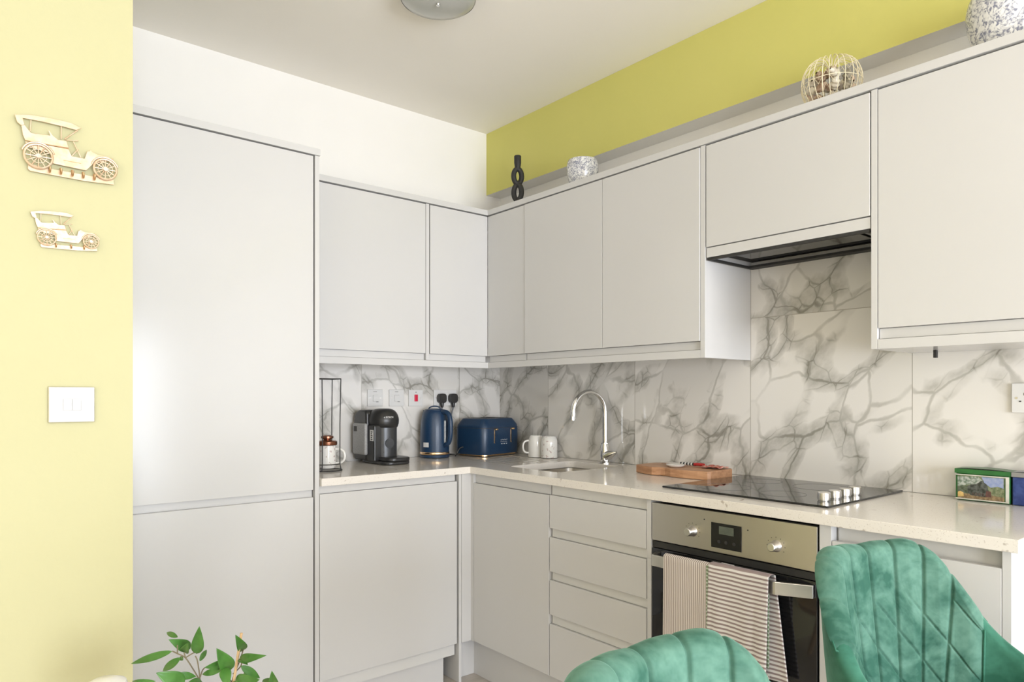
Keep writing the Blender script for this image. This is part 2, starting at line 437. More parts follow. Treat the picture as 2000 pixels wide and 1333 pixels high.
# ------------------------------------------------------------ wall cabinets, back run
def wall_cab_A(x0, x1, xd0, xd1, label):
    t = thing('wall_cabinet', label, 'cabinet', ((x0 + x1) / 2, -0.15, 1.433))
    MB().box(x0, x1, YW + 0.021, -0.0125, 1.434, 2.197).build('carcass', M_CABIN, t)
    MB().box(xd0, xd1, YW, YW + DT, 1.4660, 2.1935).build('door', M_CAB, t, bevel=0.0012)
    MB().box(xd0, xd1 - 0.004, YW + 0.0135, YW + 0.0205, 1.4345, 1.4645).build('finger_rail', M_CAB, t)
    return t
t = wall_cab_A(-1.375, -0.684, -1.372, -0.7045, 'wide light grey wall cabinet above the coffee machine and kettle')
MB().box(-0.7025, -0.6845, YW, YW + 0.02, 1.434, 2.1965).build('side_panel', M_CAB, t, bevel=0.0006)
wall_cab_A(-0.6835, -0.345, -0.6785, -0.3240, 'narrow light grey wall cabinet in the corner above the toaster')

# ------------------------------------------------------------ wall cabinets, right run
def wall_cab_B(y0, y1, doors, label, z0=1.434, zd=1.466, rail=True):
    t = thing('wall_cabinet', label, 'cabinet', (-0.15, (y0 + y1) / 2, z0))
    MB().box(XW + 0.021, -0.0125, y1, y0, z0, 2.197).build('carcass', M_CABIN, t)
    for a, b_, xo in doors:
        MB().box(XW + xo, XW + xo + DT, b_, a, zd, 2.1935).build('door', M_CAB, t, bevel=0.0012)
    if rail: MB().box(XW + 0.0135, XW + 0.0205, doors[-1][1] + .004, doors[0][0], z0 + 0.0005, zd - 0.0015).build('finger_rail', M_CAB, t)
    return t
t = wall_cab_B(-0.345, -0.5935, [(-0.2995, -0.5925, 0.0)], 'slim shadowed grey corner wall cabinet left of the two-door one')
t = wall_cab_B(-0.595, -1.6215, [(-0.5965, -1.108, -0.004), (-1.1105, -1.6035, -0.004)], 'two-door light grey wall cabinet above the tap')
MB().box(XW, -0.0125, -1.6255, -1.6055, 1.4025, 2.1975).build('side_panel', M_CAB, t, bevel=0.0006)
t = wall_cab_B(-1.6265, -2.2195, [(-1.6305, -2.2185, 0.0)], 'short light grey wall cabinet above the extractor hood', z0=1.802, zd=1.8145, rail=False)
MB().box(XW + 0.003, XW + 0.020, -2.2185, -1.6305, 1.7755, 1.8110).build('fascia', M_CAB, t, bevel=0.0006)
t = wall_cab_B(-2.2415, -2.90, [(-2.2425, -2.90, 0.0)], 'large light grey wall cabinet right of the extractor hood')
MB().box(XW, -0.0125, -2.2405, -2.2225, 1.4025, 2.1975).build('side_panel', M_CAB, t, bevel=0.0006)
MB().box(XW, -0.0125, -2.90, -2.2415, 1.4025, 1.4325).build('bottom_rail', M_CAB, t, bevel=0.0006)
MB().box(-0.155, -0.14, -2.345, -2.337, 1.378, 1.402).build('bracket', M_MATBLACK, t)

# cornice and pelmet run round the corner
def L_prism(x_out, y_out, x_end, y_end, back, z0, z1):
    """L strip whose front faces are x = x_out (right run) and y = y_out (back run)"""
    pts = [(x_end, y_out), (x_out, y_out), (x_out, y_end), (x_out + back, y_end), (x_out + back, y_out + back), (x_end, y_out + back)]
    return MB().prism(pts, lambda a, b_, d: (a, b_, d), z0, z1)
tag(L_prism(XW - 0.004, YW - 0.004, -1.3745, -2.90, 0.27, 2.2000, 2.2265).build('cornice', M_CAB, bevel=0.0008),
    'light grey cornice board along the tops of the wall cabinets', 'cornice')
tag(L_prism(XW, YW, -1.3765, -1.6045, 0.02, 1.4025, 1.4325).build('pelmet', M_CAB, bevel=0.0008),
    'light grey pelmet strip under the corner wall cabinets', 'pelmet')

# ------------------------------------------------------------ extractor hood
t = thing('extractor_hood', 'black extractor hood under the short wall cabinet over the hob', 'extractor hood', (-0.16, -1.92, 1.75))
hb = MB()
hb.box(-0.319, -0.309, -2.216, -1.633, 1.765, 1.7745); hb.box(-0.309, -0.0125, -2.216, -2.206, 1.765, 1.7745)
hb.box(-0.309, -0.0125, -1.643, -1.633, 1.765, 1.7745); hb.box(-0.055, -0.0125, -2.206, -1.643, 1.765, 1.7745)
hb.box(-0.302, -0.0125, -2.216, -1.633, 1.794, 1.8005)
hb.build('housing', M_MATBLACK, t, bevel=0.001)
MB().box(-0.300, -0.075, -2.15, -1.70, 1.783, 1.7935).build('filter', M_BGLASS, t, bevel=0.002)
MB().box(-0.300, -0.06, -2.2, -2.16, 1.784, 1.7935).build('lamp_lens', M_GREY, t, bevel=0.002)

# ------------------------------------------------------------ base units, back run
ZB = 0.136; ZD = 0.872
t = thing('dishwasher', 'integrated dishwasher behind a plain grey door below the coffee machine', 'dishwasher', (-1.05, -0.3, FZ))
MB().box(-1.3775, -0.7205, YA + 0.021, -0.013, 0.08, 0.903).build('tub', M_CABIN, t)
MB().box(-1.3765, -0.7205, YA, YA + DT, ZB, ZD).build('door', M_CAB, t, bevel=0.0012)
MB().box(-1.3765, -0.7235, YA + 0.0135, YA + 0.0205, 0.8735, 0.9025).build('finger_rail', M_CAB, t)
MB().box(-1.376, -0.765, YA + 0.045, YA + 0.061, FZ + 0.001, 0.079).build('plinth', M_CAB, t)
tag(MB().box(-0.7105, -0.6965, YA, -0.013, FZ + 0.001, 0.9035).build('end_panel', M_CAB, bevel=0.0006),
    'thin grey upright panel between dishwasher door and corner post', 'panel')
t = thing('corner_cabinet', 'grey corner base cabinet with one door below the sink', 'cabinet', (-0.4, -0.8, FZ))
cp = MB().prism([(-0.6945, YA), (XB, YA), (XB, -0.606), (XB + 0.018, -0.606), (XB + 0.018, YA + 0.018), (-0.6945, YA + 0.018)], lambda a, b_, d: (a, b_, d), ZB - 0.002, 0.9035)
cp.build('corner_post', M_CAB, t, bevel=0.0008)
MB().box(XB + 0.021, -0.56, -1.1145, -0.609, 0.133, 0.903).build('carcass', M_CABIN, t)
MB().box(XB, XB + DT, -1.1125, -0.6085, ZB, 0.860).build('door', M_CAB, t, bevel=0.0012)
MB().box(XB + 0.0135, XB + 0.0205, -1.110, -0.607, 0.8615, 0.9025).build('finger_rail', M_CAB, t)
# plinth runs
tag(MB().prism([(-0.6955, -0.54), (-0.592, -0.54), (-0.592, -2.644), (-0.576, -2.644), (-0.576, -0.524), (-0.6955, -0.524)], lambda a, b_, d: (a, b_, d), FZ + 0.001, 0.1315).build('plinth', M_CAB),
    'grey plinth board on the floor under the sink and drawer units', 'plinth')

# drawers
t = thing('drawer_unit', 'base unit of four light grey handleless drawers left of the oven', 'drawer unit', (-0.35, -1.36, FZ))
MB().box(XB + 0.021, -0.02, -1.6125, -1.1165, 0.133, 0.700).build('carcass', M_CABIN, t)
MB().box(XB + 0.021, -0.56, -1.6125, -1.1165, 0.7005, 0.903).build('carcass_front', M_CABIN, t)
for z0, z1 in ((0.729, 0.8615), (0.556, 0.6925), (0.383, 0.520), (0.136, 0.345)):
    MB().box(XB, XB + DT, -1.6085, -1.1175, z0, z1).build('drawer', M_CAB, t, bevel=0.0014)
for z0, z1 in ((0.863, 0.9025), (0.694, 0.7275), (0.5215, 0.5545), (0.3465, 0.3815)):
    MB().box(XB + 0.0125, XB + 0.0205, -1.6075, -1.121, z0, z1).build('finger_rail', M_CABIN, t)
MB().box(XB, -0.02, -1.6305, -1.6135, ZB - 0.002, 0.7).build('side_panel', M_CAB, t)
MB().box(XB, -0.60, -1.6305, -1.6115, 0.7005, 0.9035).build('side_panel', M_CAB, t)

# ------------------------------------------------------------ oven
t = thing('built_in_oven', 'built-in stainless steel oven with black glass door under the hob', 'oven', (-0.35, -1.92, 0.1))
MB().box(XB + 0.024, -0.06, -2.2125, -1.6345, 0.14, 0.885).build('casing', M_MATBLACK, t)
MB().box(XB - 0.001, XB + 0.020, -2.2130, -1.6340, 0.7665, 0.8945).build('control_panel', M_STEEL, t, bevel=0.002)
for y in (-1.800, -2.090):
    k = MB()
    def kf(a, b_, c_, y=y): return (XB - 0.001 - c_, y + a, 0.8205 + b_)
    ring = [(0.0001, 0.030), (0.0105, 0.030), (0.013, 0.027), (0.013, 0.012), (0.0155, 0.008), (0.018, 0.0)]
    for j in range(len(ring) - 1):
        (r0, c0), (r1, c1) = ring[j], ring[j + 1]
        for i in range(28):
            a0, a1 = 2 * math.pi * i / 28, 2 * math.pi * (i + 1) / 28
            b0 = len(k.v)
            k.v += [kf(r0 * math.cos(a0), r0 * math.sin(a0), c0), kf(r0 * math.cos(a1), r0 * math.sin(a1), c0), kf(r1 * math.cos(a1), r1 * math.sin(a1), c1), kf(r1 * math.cos(a0), r1 * math.sin(a0), c1)]
            k.f.append((b0, b0 + 1, b0 + 2, b0 + 3)); k.mi.append(0)
    k.build('knob', M_SATIN, t, smooth=True, weld=True)
dp = MB().box(XB - 0.003, XB - 0.0012, -1.978, -1.871, 0.782, 0.8605).build('display', M_BGLASS, t, bevel=0.0015)
sub(MB().box(XB - 0.0036, XB - 0.0031, -1.952, -1.900, 0.827, 0.852), 'screen', mat('lcd_screen', (0.10, 0.115, 0.095), rough=0.15, noise=(40, (0.12, 0.135, 0.11))), dp)
for y in (-1.900, -1.925, -1.953):
    bt = MB(); bt.tube([(XB - 0.0032, y, 0.803), (XB - 0.0042, y, 0.803)], 0.0055, 16); sub(bt, 'button', M_MATBLACK, dp)
for y, z in ((-1.845, 0.865), (-1.999, 0.853)): MB().tube([(XB - 0.0012, y, z), (XB - 0.0022, y, z)], 0.0022, 10).build('indicator_lamp', M_INK, t)
for cy in (-1.800, -2.090):
    mk = MB()
    for i in range(9):
        a = R(-120 + i * 30 + 90)
        mk.box(XB - 0.0018, XB - 0.0012, cy + 0.028 * math.cos(a) - 0.0008, cy + 0.028 * math.cos(a) + 0.0008, 0.8205 + 0.026 * math.sin(a) - 0.0012, 0.8205 + 0.026 * math.sin(a) + 0.0012)
    mk.build('dial_marks', M_INK, t)
MB().box(XB + 0.004, XB + 0.022, -2.2130, -1.6340, 0.742, 0.7625).build('vent_strip', M_MATBLACK, t)
dr = MB().box(XB - 0.001, XB + 0.022, -2.2130, -1.6340, 0.150, 0.7400).build('door', M_BGLASS, t, bevel=0.002)
hp = [(-0.647, -1.655), (-0.700, -1.677), (-0.700, -2.118), (-0.655, -2.206), (-0.647, -2.206), (-0.6475, -2.196), (-0.688, -2.112), (-0.688, -1.690), (-0.6445, -1.672)]
hd = MB().prism(hp, lambda a, b_, d: (a, b_, d), 0.694, 0.731)
sub(hd, 'handle', M_SATIN, dr, bevel=0.0015)
stk = sub(MB().box(XB - 0.0018, XB - 0.0012, -1.953, -1.908, 0.713, 0.739), 'sticker', M_WPLAST, dr)
mk = MB()
for i in range(6): mk.box(XB - 0.0022, XB - 0.0019, -1.949 + i * 0.0062, -1.945 + i * 0.0062, 0.716, 0.724 + (i % 3) * 0.002)
mk.box(XB - 0.0022, XB - 0.0019, -1.948, -1.914, 0.7325, 0.7345)
sub(mk, 'sticker_print', M_INK, dr)

# ------------------------------------------------------------ end base unit
t = thing('base_cabinet', 'pale grey base cabinet at the worktop end behind the green chair', 'cabinet', (-0.35, -2.45, FZ))
MB().box(XB, -0.02, -2.2515, -2.2185, 0.134, 0.9035).build('side_panel', M_CAB, t, bevel=0.0006)
MB().box(XB + 0.036, -0.02, -2.645, -2.2525, 0.133, 0.903).build('carcass', M_CABIN, t)
MB().box(XB, XB + DT, -2.6455, -2.2535, ZB, 0.862).build('door', M_CAB, t, bevel=0.0012)
MB().box(XB + 0.028, XB + 0.035, -2.6455, -2.260, 0.80, 0.9025).build('finger_rail', M_CAB, t)
MB().box(XB, -0.02, -2.6645, -2.6465, FZ + 0.001, 0.9035).build('end_panel', M_CAB, t, bevel=0.0006)

# ------------------------------------------------------------ worktop with sink cut-out
def worktop():
    x0, x1, y0, y1 = -0.515, -0.115, -1.030, -0.700     # cut-out
    X = [-1.3765, -0.660, x0, x1, -0.0125]
    Yv = [-2.683, y0, y1, -0.603, -0.0125]
    m = MB(); z0, z1 = ZT - TH, ZT
    bm = bmesh.new(); vs = {}
    def V(i, j, k):
        if (i, j, k) not in vs: vs[(i, j, k)] = bm.verts.new((X[i], Yv[j], (z0, z1)[k]))
        return vs[(i, j, k)]
    cells = set()
    for i in range(4):
        for j in range(4):
            if i == 0 and j < 3: continue
            if i == 2 and j == 1: continue
            cells.add((i, j))
    for (i, j) in cells:
        bm.faces.new([V(i, j, 1), V(i + 1, j, 1), V(i + 1, j + 1, 1), V(i, j + 1, 1)])
        bm.faces.new([V(i, j, 0), V(i, j + 1, 0), V(i + 1, j + 1, 0), V(i + 1, j, 0)])
        for (di, dj, a, b_) in ((-1, 0, (i, j), (i, j + 1)), (1, 0, (i + 1, j), (i + 1, j + 1)), (0, -1, (i, j), (i + 1, j)), (0, 1, (i, j + 1), (i + 1, j + 1))):
            if (i + di, j + dj) not in cells:
                bm.faces.new([V(*a, 0), V(*b_, 0), V(*b_, 1), V(*a, 1)])
    # round the vertical corners of the cut-out
    es = [e for e in bm.edges if abs(e.verts[0].co.z - e.verts[1].co.z) > 0.01 and abs(e.verts[0].co.x - e.verts[1].co.x) < 1e-6
          and any(abs(e.verts[0].co.x - a) < 1e-6 for a in (x0, x1)) and any(abs(e.verts[0].co.y - a) < 1e-6 for a in (y0, y1))]
    bmesh.ops.recalc_face_normals(bm, faces=bm.faces)
    bmesh.ops.bevel(bm, geom=es, offset=0.035, segments=6, affect='EDGES', profile=0.5)
    bmesh.ops.recalc_face_normals(bm, faces=bm.faces)
    me = bpy.data.meshes.new('worktop'); bm.to_mesh(me); bm.free(); me.materials.append(M_TOP)
    o = bpy.data.objects.new('worktop', me); COL.objects.link(o)
    md = o.modifiers.new('bevel', 'BEVEL'); md.width = 0.002; md.segments = 2; md.limit_method = 'ANGLE'; md.angle_limit = R(50)
    return tag(o, 'speckled cream stone L-shaped worktop with drainer grooves and sink cut-out', 'worktop')
wt = worktop()
gv = MB()
for i in range(6):
    x = -0.47 + i * 0.062
    gv.box(x, x + 0.007, -0.655, -0.27, ZT + 0.0001, ZT + 0.0009)
gm = mat('groove_shade', (0.44, 0.41, 0.36), rough=0.12, noise=(40, (0.47, 0.44, 0.38)))  # worktop stone darkened: groove shade put into the colour of thin raised strips
go = gv.build('drainer_grooves', gm, None); go.parent = wt

# sink bowl
t = thing('sink', 'undermounted stainless steel sink bowl set into the stone worktop', 'sink', (-0.315, -0.865, 0.70))
sk = MB()
def sq(cx, cy, hx, hy, r, z, n=8):
    out = []
    for qx, qy, a0 in ((1, 1, 0), (-1, 1, 90), (-1, -1, 180), (1, -1, 270)):
        for i in range(n + 1):
            a = R(a0 + 90 * i / n); out.append((cx + qx * (hx - r) + r * math.cos(a), cy + qy * (hy - r) + r * math.sin(a), z))
    return out
rings = [sq(-0.315, -0.865, 0.222, 0.187, 0.04, 0.9035), sq(-0.315, -0.865, 0.195, 0.160, 0.04, 0.9035), sq(-0.315, -0.865, 0.192, 0.157, 0.045, 0.78),
         sq(-0.315, -0.865, 0.175, 0.140, 0.05, 0.745), sq(-0.315, -0.865, 0.10, 0.08, 0.04, 0.738), sq(-0.315, -0.865, 0.04, 0.04, 0.04, 0.735)]
n = len(rings[0])
for r_ in rings: sk.v += r_
for j in range(len(rings) - 1):
    for i in range(n):
        i2 = (i + 1) % n; sk.f.append((j * n + i, j * n + i2, (j + 1) * n + i2, (j + 1) * n + i)); sk.mi.append(0)
sk.f.append(tuple((len(rings) - 1) * n + i for i in range(n))); sk.mi.append(0)
sk.build('bowl', M_STEEL, t, smooth=True)
MB().lathe([(0.0001, 0.737), (0.030, 0.737), (0.036, 0.741), (0.038, 0.737)], (-0.315, -0.865, 0)).build('drain', M_CHROME, t, smooth=True)

# ------------------------------------------------------------ tap
t = thing('kitchen_tap', 'tall chrome swan-neck tap behind the sink', 'tap', (-0.068, -0.888, ZT))
B0 = Vector((-0.068, -0.888, ZT))
MB().lathe([(0.0001, 0.0), (0.026, 0.0), (0.026, 0.006), (0.022, 0.010), (0.022, 0.085), (0.019, 0.090), (0.019, 0.098), (0.0001, 0.098)], B0).build('tap_body', M_CHROME, t, smooth=True)
dirs = Vector((-0.995, 0.10, 0)).normalized()
path = [B0 + Vector((0, 0, 0.095)), B0 + Vector((0, 0, 0.15)), B0 + Vector((0, 0, 0.20)), B0 + Vector((0, 0, 0.235))]
rad = 0.098
for i in range(1, 20):
    a = R(180 - i * 10.0)
    path.append(B0 + Vector((0, 0, 0.245)) + dirs * (rad + rad * math.cos(a)) + Vector((0, 0, rad * math.sin(a))))
path.append(path[-1] + dirs * 0.004 + Vector((0, 0, -0.012)))
MB().tube(path, 0.0115, 16).build('spout', M_CHROME, t, smooth=True)
e = path[-1]
MB().tube([e + Vector((0, 0, 0.012)), e - Vector((0, 0, 0.006))], 0.0135, 16).build('nozzle', M_CHROME, t, smooth=True)
lv = MB()
lv.tube([B0 + Vector((0, -0.010, 0.036)), B0 + Vector((0.002, -0.026, 0.042)), B0 + Vector((0.005, -0.046, 0.050)), B0 + Vector((0.008, -0.064, 0.057))], [0.026, 0.022, 0.014, 0.006], 16)
lv.build('lever', M_CHROME, t, smooth=True)

# ------------------------------------------------------------ hob
t = thing('induction_hob', 'black glass hob with four silver knobs set on the stone worktop', 'hob', (-0.295, -1.908, ZT))
MB().box(-0.560, -0.030, -2.203, -1.612, ZT + 0.0005, ZT + 0.0065).build('glass_plate', M_BGLASS, t, bevel=0.0018)
cz = MB()
for cx_, cy_, r_ in ((-0.42, -1.77, 0.09), (-0.17, -1.77, 0.07), (-0.17, -1.99, 0.09), (-0.42, -1.99, 0.07)):
    pts = [(cx_ + r_ * math.cos(2 * math.pi * i / 64), cy_ + r_ * math.sin(2 * math.pi * i / 64), ZT + 0.0066) for i in range(64)]
    cz.tube(pts, 0.0004, 4, closed=True)
cz.build('cooking_zone_rings', mat('zone_print', (0.09, 0.09, 0.09), rough=0.4, noise=(20, (0.1, 0.1, 0.1))), t)
for x in (-0.462, -0.391, -0.322, -0.254):
    MB().lathe([(0.0001, 0.0075), (0.0165, 0.0075), (0.0165, 0.010), (0.0185, 0.011), (0.0185, 0.030), (0.0170, 0.0325), (0.0001, 0.0325)], (x, -2.143, ZT)).build('knob', M_SATIN, t, smooth=30)

# ------------------------------------------------------------ wall accessories
def plate(name, label, cat, c, w, h, axis, group=None, screws=True):
    """plate on a wall; axis 'A' faces -y at y = c[1], axis 'B' faces -x at x = c[0]"""
    t = thing(name, label, cat, c, 0 if axis == 'A' else R(-90), group)
    PWORLD[t.name] = None
    MB().box(-w / 2, w / 2, -0.009, 0, -h / 2, h / 2).build('face_plate', M_WPLAST, t, bevel=0.002, bseg=3)
    if screws:
        for s_ in (-1, 1):
            mb = MB(); mb.tube([(s_ * (w / 2 - 0.013), -0.0085, 0), (s_ * (w / 2 - 0.013), -0.0098, 0)], 0.0034, 12); mb.build('screw', M_SATIN, t)
    return t
Yt = -0.0113
for u, lab in ((-0.826, 'white switch plate furthest left above the coffee machine'), (-0.702, 'white switch plate between the left one and red switch')):
    t = plate('wall_switch', lab, 'switch', (u, Yt, 1.2485), 0.086, 0.086, 'A', 'appliance switches on the tiles')
    MB().box(-0.0142, 0.0142, -0.0096, -0.0090, -0.0192, 0.0152).build('rocker_gap', M_GREYL, t)
    MB().box(-0.013, 0.013, -0.0125, -0.0088, -0.018, 0.014).build('rocker', M_WPLAST, t, bevel=0.001)
    MB().box(-0.012, 0.008, -0.0098, -0.0088, 0.0305, 0.0325).build('marking', M_INK, t)
    MB().box(0.004, 0.018, -0.0098, -0.0088, -0.0215, -0.0195).build('neon', M_INK, t)
t = plate('wall_switch', 'white cooker switch with a red rocker on the tiles', 'switch', (-0.587, Yt, 1.2475), 0.086, 0.086, 'A')
MB().box(-0.010, 0.010, -0.014, -0.0088, -0.018, 0.018).build('rocker', M_RED, t, bevel=0.0015)
MB().box(-0.002, 0.002, -0.0098, -0.0088, 0.028, 0.033).build('marking', M_INK, t)
t = plate('double_socket', 'white double socket behind the kettle with two black plugs', 'socket', (-0.400, Yt, 1.2485), 0.146, 0.086, 'A')
for s_ in (-1, 1): MB().box(s_ * 0.012 - 0.005, s_ * 0.012 + 0.005, -0.0125, -0.0088, 0.014, 0.028).build('rocker', M_WPLAST, t, bevel=0.0008)
t = plate('double_socket', 'white double socket on the right tiles above the tins', 'socket', (-0.0113, -2.578, 1.2530), 0.146, 0.089, 'B')
for s_ in (-1, 1):
    MB().box(s_ * 0.012 - 0.005, s_ * 0.012 + 0.005, -0.0125, -0.0088, 0.014, 0.028).build('rocker', M_WPLAST, t, bevel=0.0008)
    mb = MB()
    for dx, dz, w_, h_ in ((0, 0.012, 0.004, 0.008), (-0.011, -0.010, 0.006, 0.004), (0.011, -0.010, 0.006, 0.004)):
        mb.box(s_ * 0.040 + dx - w_ / 2, s_ * 0.040 + dx + w_ / 2, -0.0096, -0.0088, dz - h_ / 2, dz + h_ / 2)
    mb.build('pin_holes', M_INK, t)
t = plate('light_switch', 'white double light switch on the pale yellow wall', 'switch', (-2.291, -1.2905, 1.2400), 0.088, 0.079, 'A')
MB().box(-0.0452, 0.0452, -0.0052, -0.0002, -0.0407, 0.0407).build('back_plate', M_GOLDE, t, bevel=0.001)
MB().box(-0.0185, 0.0185, -0.0098, -0.0092, -0.0138, 0.0138).build('rocker_gap', M_GREYL, t)
for s_ in (-1, 1): MB().box(s_ * 0.0088 - 0.0082, s_ * 0.0088 + 0.0082, -0.0125, -0.0088, -0.0125, 0.0125).build('rocker', M_WPLAST, t, bevel=0.0012)
# plugs with their flex
def plug(x, label, pts, owner):
    t = thing('plug', label, 'plug', (x, Yt - 0.01, 1.245), 0, 'black plugs in the double socket')
    pr = MB(); outl = []
    for i in range(24):
        a = 2 * math.pi * i / 24
        outl.append((x + 0.0255 * math.copysign(abs(math.cos(a)) ** 0.65, math.cos(a)), 1.2455 + 0.0255 * math.copysign(abs(math.sin(a)) ** 0.65, math.sin(a))))
    pr.prism(outl, lambda a, b_, d: (a, d, b_), -0.0215, -0.046)
    pr.tube([(x, -0.034, 1.222), (x, -0.036, 1.205), (x, -0.037, 1.195)], [0.013, 0.009, 0.006], 10)
    pr.build('plug_body', M_BLACK, t, smooth=30, bevel=0.002)
    MB().tube(pts, 0.0036, 8).build('flex', M_BLACK, t, smooth=True)
def smoothpath(P, n=8):
    P = [Vector(p) for p in P]; out = []
    for i in range(len(P) - 1):
        p0, p1, p2, p3 = P[max(i - 1, 0)], P[i], P[i + 1], P[min(i + 2, len(P) - 1)]
        for k in range(n):
            s_ = k / n
            out.append(0.5 * ((2 * p1) + (-p0 + p2) * s_ + (2 * p0 - 5 * p1 + 4 * p2 - p3) * s_ ** 2 + (-p0 + 3 * p1 - 3 * p2 + p3) * s_ ** 3))
    out.append(P[-1]); return out
plug(-0.432, 'black plug on the left side of the double socket', smoothpath([(-0.432, -0.037, 1.198), (-0.436, -0.034, 1.12), (-0.43, -0.03, 1.02), (-0.425, -0.025, 0.945), (-0.43, -0.03, 0.9395), (-0.436, -0.04, 0.9395)]), None)
plug(-0.358, 'black plug on the right side, its flex running down behind the kettle', smoothpath([(-0.358, -0.037, 1.198), (-0.372, -0.034, 1.15), (-0.392, -0.032, 1.08), (-0.397, -0.030, 1.00), (-0.392, -0.03, 0.948), (-0.375, -0.045, 0.9395), (-0.36, -0.055, 0.9395)]), None)

# ------------------------------------------------------------ mug rack and lidded mug
RC = Vector((-1.235, -0.345, ZT))
t = thing('mug_rack', 'tall dark wire mug rack beside the tall cabinet', 'rack', RC)
rk = MB()
def hoop(z, r, tr): rk.tube([(RC.x + r * math.cos(2 * math.pi * i / 40), RC.y + r * math.sin(2 * math.pi * i / 40), z) for i in range(40)], tr, 6, closed=True)
hoop(ZT + 0.003, 0.062, 0.0026); hoop(ZT + 0.030, 0.056, 0.0022)
Zr = ZT + 0.397
for sx, sy in ((-1, -1), (1, -1), (1, 1), (-1, 1)):
    r_ = 0.040
    rk.tube([(RC.x + sx * 0.044, RC.y + sy * 0.044, ZT + 0.003), (RC.x + sx * r_, RC.y + sy * r_, ZT + 0.03), (RC.x + sx * r_, RC.y + sy * r_, ZT + 0.2), (RC.x + sx * (r_ + 0.003), RC.y + sy * (r_ + 0.003), Zr)], 0.0022, 6)
rk.tube([(RC.x - 0.043, RC.y - 0.043, Zr), (RC.x + 0.043, RC.y - 0.043, Zr), (RC.x + 0.043, RC.y + 0.043, Zr), (RC.x - 0.043, RC.y + 0.043, Zr)], 0.0026, 6, closed=True)
rk.build('wire_frame', M_MATBLACK, t, smooth=True)
def mug_mesh(r, h, wall=0.004):
    return [(0.0001, 0.0), (r * 0.86, 0.0), (r * 0.97, 0.006), (r, 0.016), (r, h - 0.02), (r, h - 0.001), (r - wall * 0.5, h), (r - wall, h - 0.002), (r - wall, 0.012), (r * 0.7, 0.005), (0.0001, 0.005)]
def c_handle(c, ang, r, z0, z1, out, tr):
    d = Vector((math.cos(ang), math.sin(ang), 0)); P = []
    for i in range(17):
        a = R(-90 + 180 * i / 16)
        P.append(Vector(c) + d * (r - 0.004 + out * (abs(math.cos(a)) ** 0.6)) + Vector((0, 0, (z0 + z1) / 2 + (z1 - z0) / 2 * math.sin(a))))
    return P
t = thing('lidded_mug', 'white patterned mug with a copper lid inside the wire rack', 'mug', (RC.x, RC.y, ZT + 0.0125))
mb = MB().lathe(mug_mesh(0.0375, 0.098), (RC.x, RC.y, ZT + 0.0125))
M_PRINT = mat('mug_print', (0.76, 0.75, 0.72), rough=0.12, coat=0.3)
q = NT(M_PRINT); tc = q.n('TexCoord'); nz = q.n('TexNoise', Scale=70.0, Detail=3.0); q.l(tc.outputs['Object'], nz.inputs['Vector'])
sp = q.n('SeparateXYZ'); q.l(tc.outputs['Object'], sp.inputs[0])
q.l(q.mix(q.ramp(nz.outputs['Fac'], [(0.60, 0.0), (0.64, 0.6)]), (0.76, 0.75, 0.72), (0.35, 0.20, 0.20)), q.b.inputs['Base Color'])
mb.build('mug_body', M_PRINT, t, smooth=True)
MB().tube(c_handle((RC.x, RC.y, ZT + 0.0125), R(-36), 0.0375, 0.020, 0.082, 0.042, 0.004), 0.0052, 10).build('handle', M_CERAM, t, smooth=True)
MB().lathe([(0.0001, 0.098), (0.041, 0.098), (0.042, 0.102), (0.042, 0.112), (0.038, 0.116), (0.018, 0.118), (0.016, 0.122), (0.026, 0.128), (0.026, 0.136), (0.018, 0.140), (0.0001, 0.140)], (RC.x, RC.y, ZT + 0.0135)).build('lid', M_COPPER, t, smooth=True)

# ------------------------------------------------------------ coffee machine
CX0, CX1 = -0.955, -0.805
t = thing('coffee_machine', 'black pod coffee machine with grey side tank next to the kettle', 'coffee machine', (-0.88, -0.16, ZT))
prof = [(-0.045, ZT + 0.012), (-0.035, ZT + 0.03), (-0.032, ZT + 0.19), (-0.040, ZT + 0.225), (-0.060, ZT + 0.247), (-0.095, ZT + 0.256), (-0.15, ZT + 0.255), (-0.165, ZT + 0.245), (-0.168, ZT + 0.18), (-0.168, ZT + 0.012)]
cm = MB().prism(prof, lambda a, b_, d: (d, a, b_), CX0, CX1)
cm.build('rear_body', M_BLACK, t, smooth=30, bevel=0.010, bseg=4)
cxm = (CX0 + CX1) / 2 + 0.008
hd_ = [(0.0001, 0.168), (0.058, 0.168), (0.068, 0.174), (0.073, 0.190)]
for i in range(13):
    a = R(90 * i / 12); hd_.append((max(0.074 * math.cos(a) ** 0.55, 0.0001), 0.205 + 0.058 * math.sin(a) ** 1.1))
MB().lathe(hd_, (cxm, -0.185, ZT), seg=48).build('brew_head', M_BLACK, t, smooth='all')
M_GUN = mat('gunmetal_panel', (0.045, 0.048, 0.052), rough=0.30, metal=0.3, noise=(20, (0.055, 0.058, 0.062)))
MB().lathe([(0.0001, 0.032), (0.064, 0.032), (0.064, 0.172), (0.0001, 0.172)], (cxm, -0.185, ZT), seg=48).build('front_column', M_GUN, t, smooth=40)
MB().box(CX0 + 0.004, cxm + 0.02, -0.235, -0.165, ZT + 0.010, ZT + 0.185).build('side_shell', M_BLACK, t, bevel=0.008, bseg=3)
tr = MB()
pts = sq(cxm + 0.004, -0.200, 0.076, 0.128, 0.05, 0)
tr.prism([(p[0], p[1]) for p in pts], lambda a, b_, d: (a, b_, d), ZT + 0.001, ZT + 0.016)
tr.build('base', M_BLACK, t, smooth=30, bevel=0.004)
tr = MB(); pts = sq(cxm + 0.010, -0.265, 0.066, 0.068, 0.045, 0)
tr.prism([(p[0], p[1]) for p in pts], lambda a, b_, d: (a, b_, d), ZT + 0.0165, ZT + 0.034)
tr.build('drip_tray', M_BLACK, t, smooth=30, bevel=0.004)
